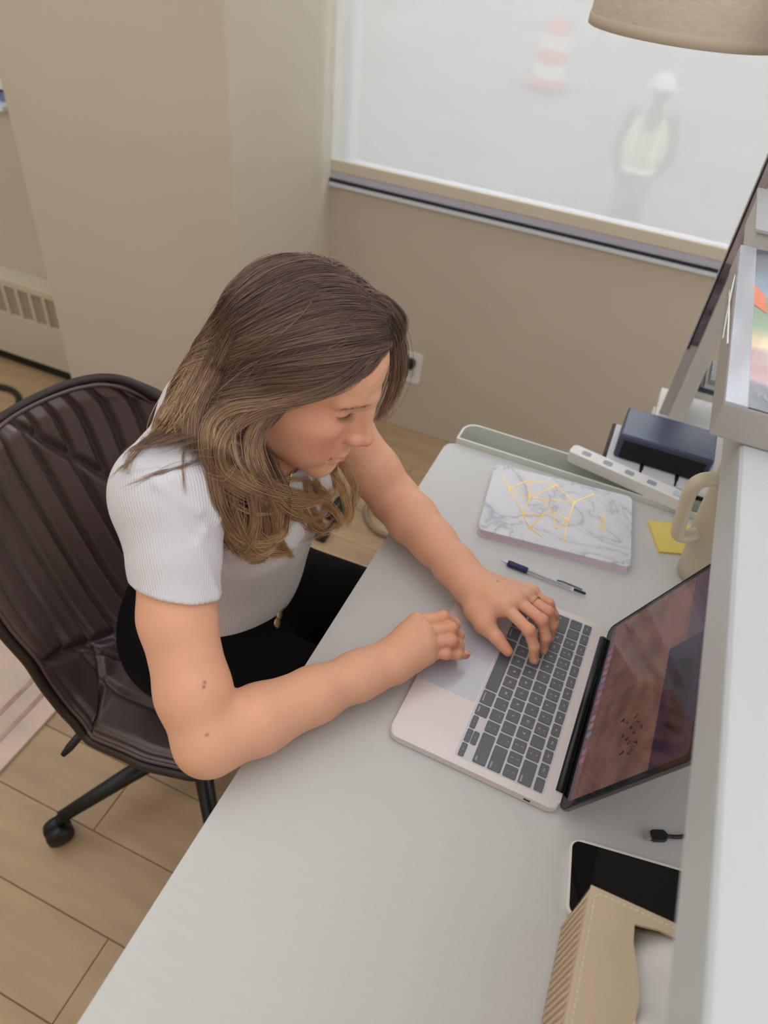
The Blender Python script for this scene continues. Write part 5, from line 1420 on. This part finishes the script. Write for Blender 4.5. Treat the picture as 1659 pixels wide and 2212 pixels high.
lock([(425, 900), (400, 960), (396, 1030), (404, 1080)], 8, .001, .0006, .0, .003)
lock([(815, 672), (848, 725), (858, 790), (845, 850), (822, 895), (806, 912)], 120, .010, .003, .22, depth=[.80, .815, .83, .85, .86, .865])
lock([(825, 675), (860, 730), (868, 790), (856, 840), (846, 880)], 80, .008, .003, .22, depth=[.81, .83, .85, .87, .885])
lock([(800, 770), (740, 820), (660, 850), (580, 862)], 90, .008, .007, .02, .003)
for pts, tn_ in (([(480, 1010), (495, 1075), (545, 1108), (600, 1106)], .3), ([(520, 1000), (560, 1060), (640, 1092), (700, 1072), (722, 1040)], .4), ([(610, 1060), (650, 1110), (700, 1117), (737, 1085)], .35),
                 ([(640, 1080), (660, 1140), (700, 1137), (732, 1110)], .2), ([(560, 1150), (600, 1185), (633, 1202)], .15), ([(470, 1100), (500, 1150), (560, 1170), (610, 1150), (622, 1110)], .3),
                 ([(590, 1040), (640, 1035), (690, 1050), (715, 1090), (690, 1120)], .4), ([(655, 1035), (690, 1060), (700, 1100), (670, 1125), (640, 1110)], .35), ([(500, 900), (470, 960), (480, 1030), (540, 1075)], .4),
                 ([(530, 890), (505, 940), (520, 1010), (580, 1050)], .35), ([(640, 1100), (690, 1150), (735, 1130), (745, 1095)], .1)):
    lock(pts, 18, .003, .002, tn_, .009)
lock([(742, 985), (765, 1010), (805, 1030), (842, 1062)], 8, .002, .003, .5, depth=[.92, .93, .94, .95])
lock([(850, 820), (848, 880), (832, 912), (845, 918)], 10, .003, .005, .5, depth=[.85, .87, .88, .885])
for _ in range(26):    # fly-away hairs over the crown
    u0, v0 = rng.uniform(560, 840), rng.uniform(560, 760)
    if first_hit(u0, v0, [fe]) is None: continue
    L_ = rng.uniform(100, 220); lock([(u0, v0), (u0 - 0.45 * L_, v0 + 0.28 * L_), (u0 - 0.9 * L_, v0 + 0.75 * L_)], 2, .001, .001, .25, .003, wav=.003)
for i, (S_, r, C) in enumerate(LK):
    o = strands_mesh(S_, r, C, 'hair_lock', m_hair, HAIR); o['kind'] = 'stuff'
# ------------------------------------------------------------------ street beyond the blind, seen faintly through the fabric
gz = -1.35
tag(box('ground_outside', (-16, 2.6, gz - 0.1), (16, 45, gz), M('pavement', (150, 148, 148), 0.9, noise=(0.7, 0.22))), kind='structure')
WK = thing('person', 'street worker in white helmet and pale green vest outside the window', 'person', (-0.46, 8.0, gz))
fw = Field((-0.85, 7.7, gz), (-0.08, 8.3, 0.48), 0.012)
wc = np.array([-0.46, 8.0, gz])
for s_ in (-1, 1):
    fw.cone(wc + [0.10 * s_, 0, 0.07], wc + [0.09 * s_, 0, 0.50], 0.055, 0.07, 0.03); fw.cone(wc + [0.09 * s_, 0, 0.50], wc + [0.08 * s_, 0, 0.92], 0.075, 0.10, 0.04)
    fw.cone(wc + [0.10 * s_, 0, 0.05], wc + [0.11 * s_, -0.14, 0.04], 0.05, 0.04, 0.03)
    fw.cone(wc + [0.20 * s_, 0, 1.42], wc + [0.27 * s_, 0.02, 1.12], 0.06, 0.05, 0.03); fw.cone(wc + [0.27 * s_, 0.02, 1.12], wc + [0.20 * s_, -0.16, 0.98], 0.048, 0.036, 0.03)
    fw.ell(wc + [0.18 * s_, -0.20, 0.96], (0.035, 0.06, 0.03), 0.02)
fw.ell(wc + [0, 0, 1.2], (0.20, 0.12, 0.32), 0.06); fw.cone(wc + [0, 0, 1.45], wc + [0, 0, 1.58], 0.055, 0.05, 0.03); fw.ell(wc + [0, -0.01, 1.66], (0.075, 0.095, 0.115), 0.02)
vw, qw = fw.mesh(); np_mesh('body', vw, qw, M('worker_dark', (92, 86, 84), 0.9), WK)
fv = Field((-0.75, 7.8, -0.50), (-0.17, 8.2, 0.20), 0.010)
fv.ell(wc + [0, 0, 1.18], (0.222, 0.140, 0.33), 0.02)
fv.plane_cut(wc + [0, 0, 0.93], (0, 0, -1)); fv.ell(wc + [0, -0.10, 1.52], (0.09, 0.16, 0.22), 0.02, mode='sub')
vw, qw = fv.mesh(); np_mesh('vest', vw, qw, M('vest_green', (196, 226, 176), 0.8), WK)
for s_ in (-1, 1):
    tube('reflective_strip', catmull([wc + [0.15 * s_, -0.115, 1.42], wc + [0.10 * s_, -0.150, 1.22], wc + [0.13 * s_, -0.142, 1.0]]), 0.035, M('reflective', (250, 255, 244), 0.4, emit=None), WK, 10, flat=0.5)
tube('reflective_strip', catmull([wc + [-0.215, -0.02, 1.0], wc + [-0.12, -0.13, 0.98], wc + [0.12, -0.13, 0.98], wc + [0.215, -0.02, 1.0]]), 0.03, M('reflective', (250, 255, 244), 0.4), WK, 10)
lathe('helmet', [(0.13, 0), (0.135, 0.01), (0.108, 0.02), (0.105, 0.06), (0.075, 0.11), (0.0, 0.13)], wc + [0, -0.01, 1.68], M('helmet_white', (246, 246, 246), 0.35), WK, 28)
BR = thing('traffic_barrel', 'orange and white striped traffic barrel on the street outside', 'barrel', (-3.2, 16.5, gz))
bc = (-3.2, 16.5, gz)
for k in range(5):
    r0, r1 = 0.34 - 0.025 * k, 0.335 - 0.025 * k
    lathe('band', [(r0, 0.24 * k), (r0, 0.24 * k + 0.02), (r1, 0.24 * k + 0.22), (r1, 0.24 * (k + 1))], bc, M('barrel_orange', (236, 92, 60), 0.5) if k % 2 == 0 else M('barrel_white', (244, 244, 240), 0.5), BR, 28)
lathe('foot', [(0.45, 0), (0.45, 0.06), (0.3, 0.08)], bc, M('barrel_foot', (60, 58, 58), 0.7), BR, 28)
